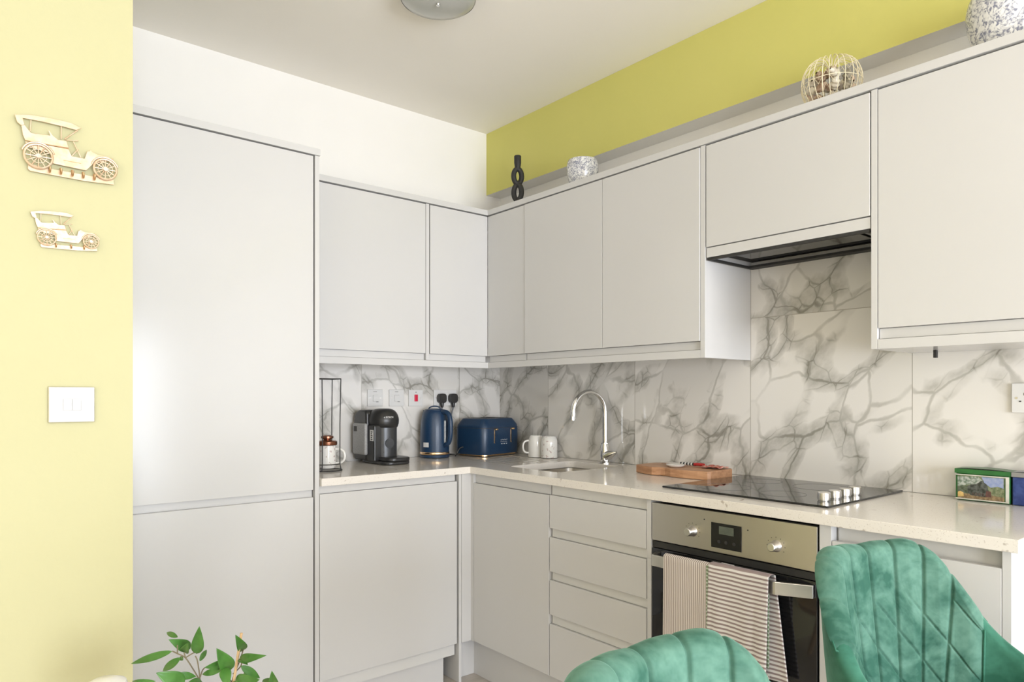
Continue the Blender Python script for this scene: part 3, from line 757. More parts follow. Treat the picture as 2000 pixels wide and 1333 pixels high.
MB().box(CX0 - 0.014, CX0 + 0.006, -0.178, -0.050, ZT + 0.040, ZT + 0.192).build('water_tank', M_GREY, t, bevel=0.009, bseg=4)
MB().box(CX0 - 0.0155, CX0 - 0.0142, -0.098, -0.070, ZT + 0.152, ZT + 0.176).build('tank_badge', M_INK, t)
st = MB().box(CX0 + 0.002, CX0 + 0.0035, -0.232, -0.200, ZT + 0.110, ZT + 0.162).build('sticker', M_WPLAST, t)
mk = MB()
for i in range(5): mk.box(CX0 + 0.0012, CX0 + 0.0019, -0.226 + (i % 2) * 0.004, -0.210, ZT + 0.115 + i * 0.009, ZT + 0.119 + i * 0.009)
mk.build('sticker_print', M_INK, t)
bc = Vector((cxm, -0.185, ZT))
bd = MB()
for k_ in range(1):
    a = R(-92); d = Vector((math.cos(a), math.sin(a), 0))
    bd.tube([bc + d * 0.0620 + Vector((0, 0, 0.098)), bc + d * 0.0665 + Vector((0, 0, 0.098))], 0.023, 28)
bd.build('round_badge', M_GUN, t, smooth=30)
a = R(-118); d = Vector((math.cos(a), math.sin(a), 0))
MB().tube([bc + d * 0.0605 + Vector((0, 0, 0.056)), bc + d * 0.0655 + Vector((0, 0, 0.056))], 0.0032, 12).build('indicator_lamp', M_INK, t)
M_LET = mat('silver_lettering', (0.72, 0.72, 0.72), rough=0.3, noise=(20, (0.75, 0.75, 0.75)))
a = R(-100); d = Vector((math.cos(a), math.sin(a), 0))
P = Vector((cxm, -0.185, ZT)) + d * 0.0735 + Vector((0.0, 0.0, 0.222)) - Vector(t.location)
text('lettering', 'o BOSCH', M_LET, t, P, (R(72), 0, a + R(90)), 0.0115, 0.0010)

# ------------------------------------------------------------ kettle
KC = Vector((-0.520, -0.098, ZT))
t = thing('kettle', 'navy blue kettle with gold base band between coffee machine and toaster', 'kettle', KC)
MB().lathe([(0.0001, 0.001), (0.073, 0.001), (0.077, 0.004), (0.078, 0.016), (0.074, 0.018), (0.0001, 0.018)], KC).build('power_base', M_NAVY, t, smooth=True)
MB().lathe([(0.0001, 0.0182), (0.0765, 0.0182), (0.0775, 0.021), (0.0775, 0.029), (0.076, 0.031), (0.0001, 0.031)], KC).build('gold_band', M_GOLD, t, smooth=True)
MB().lathe([(0.0001, 0.0312), (0.0755, 0.0312), (0.0765, 0.06), (0.0758, 0.13), (0.0725, 0.19), (0.066, 0.225), (0.060, 0.240), (0.055, 0.246), (0.0001, 0.246)], KC, seg=64).build('body', M_NAVY, t, smooth=True)
lid = MB().lathe([(0.0001, 0.2462), (0.052, 0.2462), (0.050, 0.252), (0.030, 0.256), (0.0001, 0.257)], KC).build('lid', M_NAVY, t, smooth=True)
lp = [KC + Vector((0.032 * math.cos(R(i * 15)) * 0.77, -0.032 * math.cos(R(i * 15)) * 0.64, 0.252 + 0.017 * math.sin(R(i * 15)))) for i in range(13)]
sub(MB().tube(lp, 0.0035, 8), 'lid_handle', M_NAVY, lid, smooth=True)
hdv = Vector((0.17, -0.985, 0)).normalized()
hpth = [KC + hdv * o_ + Vector((0, 0, z_)) for o_, z_ in ((0.055, 0.238), (0.080, 0.240), (0.104, 0.228), (0.116, 0.200), (0.118, 0.150), (0.114, 0.105), (0.102, 0.080), (0.082, 0.070), (0.072, 0.066))]
MB().tube(smoothpath(hpth, 5), [0.0125] * 41, 14).build('handle', M_NAVY, t, smooth=True)
MB().tube([KC + hdv * 0.0772 + Vector((0, 0, 0.075)), KC + hdv * 0.0772 + Vector((0, 0, 0.195))], 0.006, 10).build('water_gauge', mat('gauge', (0.35, 0.38, 0.40), rough=0.2, noise=(90, (0.5, 0.52, 0.54))), t, smooth=True)
spd = -hdv
sp_ = MB(); sp_.prism([(0.050, 0.215), (0.078, 0.244), (0.072, 0.247), (0.040, 0.247)], lambda a, b_, d: tuple(KC + spd * a + Vector((0, 0, b_)) + Vector((-spd.y, spd.x, 0)) * d), -0.016, 0.016)
sp_.build('spout', M_NAVY, t, bevel=0.003)
a = R(-150); 
stl = MB(); 
for j in range(5):
    a0, a1 = R(-172 + j * 5), R(-167 + j * 5)
    r_ = 0.0777
    b0 = len(stl.v); stl.v += [(KC.x + r_ * math.cos(a0), KC.y + r_ * math.sin(a0), ZT + 0.058), (KC.x + r_ * math.cos(a1), KC.y + r_ * math.sin(a1), ZT + 0.058), (KC.x + r_ * math.cos(a1), KC.y + r_ * math.sin(a1), ZT + 0.082), (KC.x + r_ * math.cos(a0), KC.y + r_ * math.sin(a0), ZT + 0.082)]
    stl.f.append((b0, b0 + 1, b0 + 2, b0 + 3)); stl.mi.append(0)
stl.build('sticker', M_WPLAST, t)

# ------------------------------------------------------------ toaster (built in its own frame, front faces local -y)
t = thing('toaster', 'navy blue four-slice toaster with gold levers in the corner', 'toaster', (-0.206, -0.146, ZT), R(12.5))
W2, D2, HT = 0.156, 0.108, 0.205
def rring(hx, hy, r, z): return sq(0, 0, hx, hy, r, z, 6)
tm = MB()
levels = [(W2 - 0.004, D2 - 0.004, 0.035, 0.012), (W2, D2, 0.038, 0.030), (W2, D2, 0.040, 0.150), (W2 - 0.004, D2 - 0.003, 0.040, 0.168), (W2 - 0.020, D2 - 0.016, 0.036, 0.192), (W2 - 0.026, D2 - 0.022, 0.034, 0.200), (W2 - 0.032, D2 - 0.028, 0.03, 0.202)]
rg = [rring(*l) for l in levels]; n = len(rg[0])
for r_ in rg: tm.v += r_
for j in range(len(rg) - 1):
    for i in range(n):
        i2 = (i + 1) % n; tm.f.append((j * n + i, j * n + i2, (j + 1) * n + i2, (j + 1) * n + i)); tm.mi.append(0)
tm.f.append(tuple(range(n))); tm.mi.append(0); tm.f.append(tuple((len(rg) - 1) * n + i for i in range(n))); tm.mi.append(0)
tm.build('body', M_NAVY, t, smooth=25)
sm = MB()
for x in (-0.085, -0.040, 0.040, 0.085): sm.box(x - 0.012, x + 0.012, -0.075, 0.075, 0.2022, 0.2034)
sm.build('bread_slots', M_MATBLACK, t)
MB().prism([(p[0], p[1]) for p in rring(W2 - 0.010, D2 - 0.010, 0.034, 0)], lambda a, b_, d: (a, b_, d), 0.004, 0.0118).build('gold_band', M_GOLD, t)
MB().box(-W2 + 0.03, W2 - 0.03, -D2 + 0.03, D2 - 0.03, 0.0005, 0.0039).build('feet', M_BLACK, t)
fs = MB(); 
for i in range(n):
    pass
seam = [(p[0] * 1.001, p[1] * 1.001, p[2]) for p in rring(W2, D2, 0.040, 0.152)]
MB().tube(seam, 0.0012, 4, closed=True).build('seam', M_INK, t)
for x in (-0.072, 0.070):
    MB().box(x - 0.004, x + 0.004, -D2 - 0.0025, -D2 + 0.001, 0.070, 0.150).build('lever_track', M_GOLD, t, bevel=0.001)
    MB().box(x - 0.0018, x + 0.0018, -D2 - 0.0032, -D2 - 0.0026, 0.074, 0.146).build('lever_slot', M_MATBLACK, t)
    MB().box(x - 0.010, x + 0.010, -D2 - 0.020, -D2 - 0.0034, 0.140, 0.150).build('lever', M_GOLD, t, bevel=0.003)
tb = MB()
for i in range(3): tb.box(-0.016 + i * 0.020, -0.006 + i * 0.020, -D2 - 0.0018, -D2 - 0.0002, 0.064, 0.0675)
for i in range(6): tb.box(-0.020 + i * 0.010, -0.014 + i * 0.010, -D2 - 0.0018, -D2 - 0.0002, 0.085 + (i % 2) * 0.002, 0.0870 + (i % 2) * 0.002)
for i in range(8): tb.box(-0.022 + i * 0.0075, -0.018 + i * 0.0075, -D2 - 0.0018, -D2 - 0.0002, 0.076, 0.0772)
tb.build('printed_controls', M_LET, t)
MB().tube(smoothpath([(-W2 - 0.001, 0.04, 0.05), (-W2 - 0.02, 0.05, 0.04), (-W2 - 0.035, 0.055, 0.012), (-W2 - 0.05, 0.05, 0.005)]), 0.0035, 8).build('flex', M_BLACK, t, smooth=True)

# ------------------------------------------------------------ upturned mugs on the drainer
def upmug(c, ang, label, m):
    t = thing('mug', label, 'mug', c, 0, 'upturned mugs on the drainer')
    pr = [(0.0425, 0.001), (0.0435, 0.003), (0.0430, 0.075), (0.0420, 0.092), (0.036, 0.108), (0.0335, 0.112), (0.0315, 0.112), (0.0305, 0.110), (0.0001, 0.109)]
    MB().lathe([(0.0390, 0.004), (0.0405, 0.001)] + pr, c).build('mug_body', m, t, smooth=True)
    MB().tube(c_handle(c, ang, 0.043, 0.022, 0.086, 0.034, 0.005), 0.0052, 10).build('handle', M_CERAM, t, smooth=True)
upmug(Vector((-0.094, -0.420, ZT + 0.0012)), R(158), 'cream upturned mug next to the toaster, its handle pointing left', M_CERAM)
upmug(Vector((-0.084, -0.512, ZT + 0.0012)), R(60), 'white patterned upturned mug, the one nearer the tap', M_PRINT)

# ------------------------------------------------------------ chopping board with dish and servers
t = thing('chopping_board', 'thick wavy-edged wooden board lying beside the hob', 'chopping board', (-0.2, -1.42, ZT))
ol = [(-0.262, -1.243), (-0.283, -1.300), (-0.292, -1.350), (-0.278, -1.385), (-0.276, -1.405), (-0.288, -1.440), (-0.288, -1.500), (-0.278, -1.560), (-0.268, -1.598), (-0.258, -1.607),
      (-0.110, -1.604), (-0.090, -1.590), (-0.082, -1.540), (-0.095, -1.470), (-0.108, -1.400), (-0.098, -1.330), (-0.105, -1.270), (-0.130, -1.240), (-0.200, -1.235)]
M_BOARD = wood('board_wood', (0.36, 0.18, 0.09), (0.52, 0.29, 0.16), scale=(22, 5, 40), rough=0.45)
MB().prism(ol, lambda a, b_, d: (a, b_, d), ZT + 0.001, ZT + 0.034).build('board', M_BOARD, t, bevel=0.003)
bz = ZT + 0.0345
t = thing('dish', 'small round white dish on the wooden board', 'dish', (-0.215, -1.410, bz))
MB().lathe([(0.0001, 0.0), (0.026, 0.0), (0.036, 0.005), (0.0385, 0.010), (0.0365, 0.010), (0.028, 0.005), (0.0001, 0.004)], (-0.215, -1.410, bz)).build('bowl', M_CERAM, t, smooth=True)
t = thing('salad_server', 'spoon with black and white beaded handle and red tip on the board', 'server', (-0.15, -1.40, bz))
MB().tube(smoothpath([(-0.165, -1.300, bz + 0.006), (-0.160, -1.34, bz + 0.007), (-0.155, -1.385, bz + 0.008)]), 0.0035, 8).build('shaft', M_SATIN, t, smooth=True)
hdw = MB()
for i in range(9): 
    hdw.cur = i % 2
    hdw.tube([(-0.155 + i * 0.0006, -1.392 - i * 0.007, bz + 0.009), (-0.155 + i * 0.0006, -1.3975 - i * 0.007, bz + 0.009)], 0.006, 10)
hdw.build('beads', [M_INK, M_CERAM], t, smooth=30)
MB().tube(smoothpath([(-0.150, -1.455, bz + 0.009), (-0.148, -1.475, bz + 0.010), (-0.146, -1.500, bz + 0.009)]), [0.0065] * 17, 10).build('handle', mat('red_resin', (0.38, 0.02, 0.02), rough=0.3, noise=(20, (0.45, 0.03, 0.03))), t, smooth=True)
t = thing('napkin', 'folded red patterned napkin at the right end of the board', 'napkin', (-0.13, -1.55, bz))
M_NAP = mat('red_napkin', (0.45, 0.10, 0.08), rough=0.85, noise=(70, (0.62, 0.35, 0.28)), bump=(50, 0.4))
MB().grid(lambda u, v: (-0.185 + 0.075 * u, -1.505 - 0.085 * v, bz + 0.003 + 0.005 * math.sin(u * 5 + v * 2) ** 2 + 0.003 * math.sin(v * 9)**2), 16, 16).build('cloth', M_NAP, t, smooth=True, solid=0.002)

# ------------------------------------------------------------ storage tins
def tin(y0, y1, lidm, bodym, label, picture):
    x0, x1 = -0.082, -0.022
    t = thing('storage_tin', label, 'tin', ((x0 + x1) / 2, (y0 + y1) / 2, ZT), 0, None)
    MB().box(x0, x1, y1, y0, ZT + 0.001, ZT + 0.084).build('tin_body', bodym, t, bevel=0.003)
    l = MB()
    def lf(u, v): return (x0 - 0.002 + (x1 - x0 + 0.004) * u, y0 + 0.002 + (y1 - y0 - 0.004) * v, ZT + 0.098 + 0.004 * math.sin(math.pi * v))
    l.grid(lf, 4, 12)
    l.box(x0 - 0.002, x1 + 0.002, y1 - 0.002, y0 + 0.002, ZT + 0.0845, ZT + 0.0979)
    l.build('lid', lidm, t)
    if picture:
        pm = MB(); X0 = x0 - 0.0006
        def poly(pts, mi, lay):
            pm.cur = mi
            pm.prism([(y0 - 0.006 - p[0] * (y0 - y1 - 0.020), ZT + 0.008 + p[1] * 0.070) for p in pts], lambda a, b_, d: (d, a, b_), X0 - lay * 0.0002, X0 - lay * 0.0002 - 0.0002)
        poly([(0, 0), (1, 0), (1, 1), (0, 1)], 0, 0)                                   # green landscape
        poly([(0.52, 0.98), (0.98, 0.98), (0.98, 0.55), (0.86, 0.62), (0.72, 0.55), (0.58, 0.72)], 1, 1)   # sky
        poly([(0.0, 0.95), (0.45, 0.97), (0.56, 0.80), (0.42, 0.66), (0.22, 0.60), (0.0, 0.50)], 2, 1)      # smoke
        poly([(0.0, 0.0), (1, 0.0), (1, 0.16), (0.7, 0.22), (0.3, 0.20), (0.0, 0.30)], 3, 1)      # track bed
        poly([(0.0, 0.52), (0.0, 0.22), (0.25, 0.20), (0.27, 0.52), (0.12, 0.56)], 4, 2)          # carriages
        poly([(0.22, 0.56), (0.30, 0.62), (0.42, 0.66), (0.50, 0.80), (0.56, 0.84), (0.58, 0.74), (0.64, 0.66), (0.66, 0.45), (0.70, 0.30), (0.68, 0.12), (0.30, 0.14), (0.22, 0.28)], 5, 3)   # locomotive
        poly([(0.62, 0.40), (0.72, 0.38), (0.73, 0.14), (0.60, 0.12)], 6, 4)   # buffer beam
        for k in range(4):
            cx_ = 0.34 + k * 0.07
            poly([(cx_ + 0.028 * math.cos(a), 0.22 + 0.075 * math.sin(a)) for a in [2 * math.pi * i / 14 for i in range(14)]], 7, 4)
        poly([(0.01, 0.06), (0.14, 0.08), (0.13, 0.24), (0.06, 0.30), (0.01, 0.26)], 8, 4)     # straw bale
        cols = [('pic_green', (0.10, 0.13, 0.06), (0.22, 0.24, 0.14)), ('pic_sky', (0.22, 0.28, 0.46), (0.30, 0.34, 0.48)), ('pic_smoke', (0.12, 0.17, 0.12), (0.42, 0.44, 0.40)),
                ('pic_ground', (0.16, 0.10, 0.05), (0.30, 0.22, 0.12)), ('pic_coach', (0.05, 0.07, 0.04), (0.12, 0.14, 0.10)), ('pic_engine', (0.02, 0.025, 0.02), (0.10, 0.11, 0.10)),
                ('pic_beam', (0.08, 0.04, 0.035), (0.14, 0.06, 0.05)), ('pic_wheel', (0.10, 0.08, 0.07), (0.03, 0.02, 0.02)), ('pic_straw', (0.55, 0.38, 0.12), (0.65, 0.45, 0.2))]
        pm.build('picture', [mat(n_, a_, rough=0.35, noise=(110, b_, 4)) for n_, a_, b_ in cols], t)
        fr = MB()
        X1 = x0 - 0.0025
        fr.box(X1, x0 - 0.0003, y1 + 0.0025, y1 + 0.011, ZT + 0.004, ZT + 0.082)
        fr.box(X1, x0 - 0.0003, y1 + 0.011, y0 - 0.001, ZT + 0.0785, ZT + 0.0815); fr.box(X1, x0 - 0.0003, y1 + 0.011, y0 - 0.001, ZT + 0.004, ZT + 0.0075)
        fr.build('border', mat('tin_border', (0.52, 0.50, 0.44), rough=0.35, noise=(40, (0.60, 0.58, 0.52))), t)
M_GTIN = mat('green_tin', (0.015, 0.10, 0.025), rough=0.3, noise=(15, (0.02, 0.13, 0.03)))
M_BTIN = mat('blue_tin', (0.012, 0.03, 0.14), rough=0.3, noise=(60, (0.03, 0.06, 0.20)))
tin(-2.375, -2.518, M_GTIN, M_GTIN, 'green-lidded tin with a steam train picture at the worktop end', True)
tin(-2.523, -2.660, mat('silver_lid', (0.30, 0.31, 0.34), rough=0.3, metal=0.7, noise=(15, (0.34, 0.35, 0.38))), M_BTIN, 'blue storage tin right of the steam train tin', False)

# ------------------------------------------------------------ ornaments on the wall cabinets (top of the cabinets z = 2.2270)
ZC = 2.2270
c = Vector((-0.200, -0.395, ZC))
t = thing('candle_holder', 'black knotted double-loop candle holder on the corner wall cabinets', 'candle holder', c)
def loop(z, hw, hh, tr, yaw_, wob):
    P = []
    dx, dy = math.cos(yaw_), math.sin(yaw_)
    for i in range(32):
        a = 2 * math.pi * i / 32
        P.append((c.x + dx * hw * math.cos(a), c.y + dy * hw * math.cos(a) , z + hh * math.sin(a)))
    return P
hz = MB()
hz.tube(loop(2.4070, 0.0215, 0.038, 0.013, R(-25), 0), 0.0135, 12, closed=True)
hz.tube(loop(2.3230, 0.0215, 0.040, 0.013, R(-60), 0), 0.0135, 12, closed=True)
hz.build('loops', M_MATBLACK, t, smooth='all')
MB().lathe([(0.0001, 0.0005), (0.030, 0.0005), (0.032, 0.006), (0.024, 0.022), (0.016, 0.048), (0.014, 0.060), (0.0001, 0.062)], c).build('base', M_MATBLACK, t, smooth='all')
MB().lathe([(0.0001, 0.218), (0.014, 0.218), (0.016, 0.232), (0.0185, 0.250), (0.0185, 0.284), (0.016, 0.287), (0.011, 0.287), (0.011, 0.270), (0.0001, 0.270)], c).build('candle_cup', M_MATBLACK, t, smooth=True)
def planter(c, r, h, scale, label):
    t = thing('planter', label, 'planter', c)
    pr = [(0.0001, 0.001), (0.60 * r, 0.001), (0.66 * r, 0.02 * h), (0.86 * r, 0.28 * h), (0.97 * r, 0.55 * h), (1.0 * r, 0.75 * h), (0.95 * r, 0.93 * h), (0.90 * r, 1.0 * h), (0.86 * r, 1.0 * h), (0.90 * r, 0.9 * h), (0.93 * r, 0.72 * h), (0.6 * r, 0.1 * h), (0.0001, 0.08 * h)]
    P = []
    V_ = [Vector((a, 0, b_)) for a, b_ in pr]
    MB().lathe([(p.x, p.z) for p in smoothpath(V_[:8], 4)] + pr[8:], c, seg=56).build('pot', delft('blue_pattern_%d' % int(scale), scale), t, smooth=True)
planter(Vector((-0.205, -0.872, ZC)), 0.075, 0.134, 36, 'small blue and white patterned planter above the two-door cabinet')
planter(Vector((-0.190, -2.545, ZC)), 0.106, 0.172, 27, 'large blue and white patterned planter above the right wall cabinet')
# wire basket of shells
bc = Vector((-0.200, -2.042, ZC))
t = thing('wire_basket', 'cream wire basket of seashells above the extractor hood cabinet', 'basket', bc)
wb = MB()
NW = 12
PROF = [(p.x, p.z) for p in smoothpath([(0.062, 0, 0.003), (0.084, 0, 0.04), (0.095, 0, 0.082), (0.091, 0, 0.120), (0.074, 0, 0.152), (0.048, 0, 0.167), (0.024, 0, 0.163), (0.012, 0, 0.146)], 5)]
def bpt(a, s_):
    # rib profile, scalloped like a flower: s 0 at the base rim, 1 at the inward curl on top
    prof_ = PROF
    k = s_ * (len(prof_) - 1); i = min(int(k), len(prof_) - 2); f_ = k - i
    r_ = prof_[i][0] * (1 - f_) + prof_[i + 1][0] * f_; z_ = prof_[i][1] * (1 - f_) + prof_[i + 1][1] * f_
    return r_, z_
for i in range(NW):
    a0 = 2 * math.pi * i / NW
    for da in (-0.10, 0.10):
        P = []
        for k in range(22):
            r_, z_ = bpt(a0, k / 21); a = a0 + da * (1 - k / 21) + 0.10 * math.sin(math.pi * k / 21) * (1 if da > 0 else -1)
            P.append(bc + Vector((r_ * math.cos(a), r_ * math.sin(a), z_)))
        wb.tube(P, 0.0013, 5)
for z_, r_ in ((0.002, 0.062), (0.084, 0.0955)):
    wb.tube([bc + Vector((r_ * math.cos(2 * math.pi * i / 48), r_ * math.sin(2 * math.pi * i / 48), z_)) for i in range(48)], 0.0012, 5, closed=True)
for i in range(NW):  # zigzag mesh wires
    a0 = 2 * math.pi * i / NW; a1 = a0 + math.pi / NW; a2 = a0 + 2 * math.pi / NW
    for s0, s1 in ((0.08, 0.22), (0.22, 0.36), (0.36, 0.50)):
        P = []
        for a, s_ in ((a0, s0), (a1, s1), (a2, s0)):
            r_, z_ = bpt(a, s_); P.append(bc + Vector((r_ * math.cos(a), r_ * math.sin(a), z_)))
        wb.tube(P, 0.0007, 4)
wb.build('wire_frame', mat('cream_wire', (0.78, 0.70, 0.50), rough=0.4, noise=(20, (0.8, 0.73, 0.55))), t, smooth=True)
shellm = [mat('shell_white', (0.72, 0.68, 0.60), rough=0.35, noise=(60, (0.62, 0.55, 0.46))), mat('shell_pink', (0.62, 0.42, 0.33), rough=0.35, noise=(50, (0.70, 0.55, 0.45))),
          mat('shell_brown', (0.20, 0.12, 0.07), rough=0.4, noise=(70, (0.48, 0.36, 0.26))), mat('shell_grey', (0.22, 0.20, 0.15), rough=0.4, noise=(70, (0.42, 0.38, 0.30)))]
def shell_mesh(seed):
    rr = random.Random(seed); mb = MB()
    L_, w_ = rr.uniform(0.020, 0.030), rr.uniform(0.011, 0.016)
    turns = rr.uniform(2.5, 4)
    def f(u, v):
        s_ = v; rad_ = w_ * (math.sin(math.pi * min(s_ * 0.9 + 0.05, 1)) ** 0.8) * (1 + 0.16 * math.sin(turns * 2 * math.pi * s_ + u * 2 * math.pi))
        a = u * 2 * math.pi
        return (rad_ * math.cos(a), rad_ * math.sin(a), (s_ - 0.5) * 2 * L_)
    mb.grid(f, 14, 16); return mb
protos = []
places = []
rr = random.Random(3)
for lay, (zz, rad_, cnt) in enumerate(((0.030, 0.050, 7), (0.062, 0.062, 9), (0.098, 0.058, 8), (0.030, 0.0, 1), (0.075, 0.018, 1), (0.122, 0.018, 2))):
    for i in range(cnt):
        a = 2 * math.pi * (i + 0.4 * lay) / max(cnt, 1)
        places.append(bc + Vector((rad_ * math.cos(a), rad_ * math.sin(a), zz + rr.uniform(-0.004, 0.004))))
names = ['white seashell', 'pink seashell', 'brown seashell', 'grey seashell']
for i, p in enumerate(places):
    k = (0, 1, 0, 2, 0, 3, 1, 0)[i % 8]
    o = shell_mesh(i).build('seashell', shellm[k], None, smooth='all', weld=True)
    o.location = p; o.rotation_euler = (rr.uniform(0, 3), rr.uniform(0, 3), rr.uniform(0, 6))
    tag(o, names[k] + ' in the heap inside the cream wire basket', 'seashell', 'seashells in the wire basket, ' + names[k].split()[0])

# ------------------------------------------------------------ ceiling lamp
lc = Vector((-1.115, -1.025, 0))
t = thing('ceiling_light', 'round flush ceiling light with a grey glass disc', 'ceiling light', (lc.x, lc.y, H - 0.001))
MB().lathe([(0.0001, H - 0.001), (0.105, H - 0.001), (0.105, H - 0.035), (0.0001, H - 0.035)], lc).build('mount', M_SATIN, t, smooth=40)
MB().lathe([(0.0001, 2.699), (0.05, 2.700), (0.10, 2.704), (0.130, 2.711), (0.137, 2.718), (0.137, 2.724), (0.130, 2.727), (0.0001, 2.729)], lc, seg=64).build('glass_disc', mat('frosted_glass', (0.42, 0.43, 0.40), rough=0.25, coat=0.4, noise=(8, (0.45, 0.45, 0.42))), t, smooth=True)
MB().lathe([(0.137, 2.716), (0.1400, 2.720), (0.1400, 2.728), (0.132, 2.7315)], lc, seg=64).build('rim', M_SATIN, t, smooth=True)
MB().lathe([(0.0001, 2.692), (0.007, 2.693), (0.008, 2.6988), (0.0001, 2.6989)], lc).build('finial', M_CHROME, t, smooth=True)

# ------------------------------------------------------------ vintage car hooks
def car(loc, scale, tilt, nhooks, label):
    t = thing('car_coat_hook', label, 'coat hook', loc)
    t.rotation_euler = (0, tilt, 0); t.scale = (scale, scale, scale); PWORLD[t.name] = None
    mm = 0.001
    roof = [(-98, 72), (-67, 79), (-28, 81), (7, 80), (27, 73), (17, 66), (-12, 68), (-52, 69), (-83, 68), (-80, 54), (-86, 51), (-93, 56)]
    seat = [(-86, 51), (-80, 54), (-68, 39), (-33, 42), (-37, 52), (-35, 53), (-28, 43), (-18, 36), (-2, 37), (2, 22), (-28, 21.5), (-79, 21), (-83, 31)]
    body = [(-79, 19), (-28, 19.5), (2, 20), (8, 5), (33, 5), (38, 23), (42, 24), (43, 27), (47, 27), (48, 24), (59, 20), (83, 20), (85, 11), (50, -4), (36, -22), (-13, -20), (-30, -19), (-33, 3), (-76, 7)]
    base = [(-73, -28), (-45, -31), (92, -32), (93, -43), (33, -46), (-70, -44), (-74, -40)]
    f = lambda a, b_, d: (a * mm, -d, b_ * mm)
    bm_ = MB(); bm_.prism(roof, f, 0.010, 0.013); bm_.prism(seat, f, 0.009, 0.0125); bm_.prism(body, f, 0.008, 0.0115)
    for a, b_ in (((-68, 68), (-70, 42)), ((-12, 68), (-12, 39)), ((20, 67), (-6, 40)), ((-3, 39), (21, 43)), ((11, 39), (26, 5)), ((21, 24), (8, 5)), ((86, 8), (90, 18))):
        bm_.tube([(a[0] * mm, -0.0105, a[1] * mm), (b_[0] * mm, -0.0105, b_[1] * mm)], 0.0016, 6)
    bm_.build('car_body', M_GOLDW, t, bevel=0.0008)
    db = MB()
    for z, xa, xb in ((20.5, -79, 2), (-8, -8, 26)): db.box(xa * mm, xb * mm, -0.0132, -0.0116, (z - 0.5) * mm, (z + 0.5) * mm)
    db.build('trim_line', M_GOLDD, t)
    MB().prism(base, f, 0.006, 0.009).build('hook_rail', M_GOLDW, t, bevel=0.0006)
    for cx_, cz_, r_ in ((-55, -10, 26), (74, -12, 23)):
        w_ = MB()
        w_.tube([((cx_ + r_ * math.cos(2 * math.pi * i / 36)) * mm, -0.0145, (cz_ + r_ * math.sin(2 * math.pi * i / 36)) * mm) for i in range(36)], 0.0026, 8, closed=True)
        w_.tube([((cx_ + 15 * math.cos(2 * math.pi * i / 24)) * mm, -0.0145, (cz_ + 15 * math.sin(2 * math.pi * i / 24)) * mm) for i in range(24)], 0.0009, 6, closed=True)
        for i in range(12):
            a = 2 * math.pi * i / 12
            w_.tube([((cx_ + 2 * math.cos(a)) * mm, -0.0145, (cz_ + 2 * math.sin(a)) * mm), ((cx_ + r_ * math.cos(a)) * mm, -0.0145, (cz_ + r_ * math.sin(a)) * mm)], 0.0013, 6)
        w_.tube([(cx_ * mm, -0.012, cz_ * mm), (cx_ * mm, -0.019, cz_ * mm)], 0.0048, 12)
        # mudguard
        w_.tube([((cx_ + (r_ + 5) * math.cos(R(a))) * mm, -0.0125, (cz_ + (r_ + 5) * math.sin(R(a))) * mm) for a in range(20, 175, 12)], 0.0020, 6)
        w_.build('wheel', M_GOLDW, t, smooth=40)
    xs = [-34, -13, 9, 30, 52] if nhooks == 5 else [-30, 14, 52]
    for x in xs:
        MB().tube(smoothpath([(x * mm, -0.008, -0.026), (x * mm, -0.010, -0.034), (x * mm, -0.016, -0.041), (x * mm, -0.022, -0.038), (x * mm, -0.024, -0.031)], 5), 0.0019, 8).build('hook', M_GOLDD, t, smooth=True)
M_GOLDW = mat('champagne_gold', (0.60, 0.42, 0.27), rough=0.4, metal=0.5, noise=(60, (0.66, 0.52, 0.38)))
M_GOLDD = mat('aged_gold', (0.50, 0.30, 0.16), rough=0.35, metal=0.9, noise=(60, (0.6, 0.38, 0.2)))
car((-2.300, -1.2905, 1.800), 1.0, 0, 5, 'larger gold vintage car coat hook, high on the yellow wall')
car((-2.303, -1.2905, 1.622), 0.66, R(-2.5), 3, 'smaller gold vintage car coat hook, below the larger one')

# ------------------------------------------------------------ tea towels on the oven handle
def towel(y0, y1, zb_f, zb_b, xf, xb, ztop, m, label, skew=0.0, wave=0.004, seed=0, spread=0.0):
    """hangs over the bar: front sheet at xf, back sheet at xb"""
    rr_ = random.Random(seed); ph = rr_.uniform(0, 6)
    mb = MB()
    Lf, Lb = ztop - zb_f, ztop - zb_b; arc = 0.03; tot = Lf + arc + Lb
    def f(u, v):
        s_ = v * tot
        if s_ < Lf: z = zb_f + s_; x = xf; dn = 1 - s_ / Lf
        elif s_ < Lf + arc:
            k = (s_ - Lf) / arc; x = xf + (xb - xf) * k; z = ztop + 0.006 * math.sin(math.pi * k); dn = 0
        else: z = ztop - (s_ - Lf - arc); x = xb; dn = -(s_ - Lf - arc) / Lb
        y = y0 + (y1 - y0) * u
        adn = abs(dn)
        y += (skew * dn if dn > 0 else spread * adn * (0.3 + u))
        wv = wave * adn * math.sin(u * 9 + ph) + wave * 0.6 * adn * math.sin(u * 17 + ph * 2)
        x += (-abs(wv) if dn > 0 else 0.4 * wv)
        return (x, y, z)
    mb.grid(f, 40, 60)
    o = mb.build('tea_towel', m, None, smooth='all', solid=0.0016)
    return tag(o, label, 'tea towel', 'striped tea towels on the oven handle')
def towel_fix(o, z): return o
M_TOW1 = stripes('towel_lines', 'Y', 0.0070, (0.76, 0.70, 0.67), (0.30, 0.24, 0.22), 0.62)
M_TOW2 = stripes('towel_bands', 'Z', 0.0125, (0.78, 0.75, 0.74), (0.32, 0.25, 0.25), 0.60)
M_TOW3 = stripes('towel_green', 'Z', 0.011, (0.55, 0.60, 0.50), (0.22, 0.28, 0.17), 0.45)
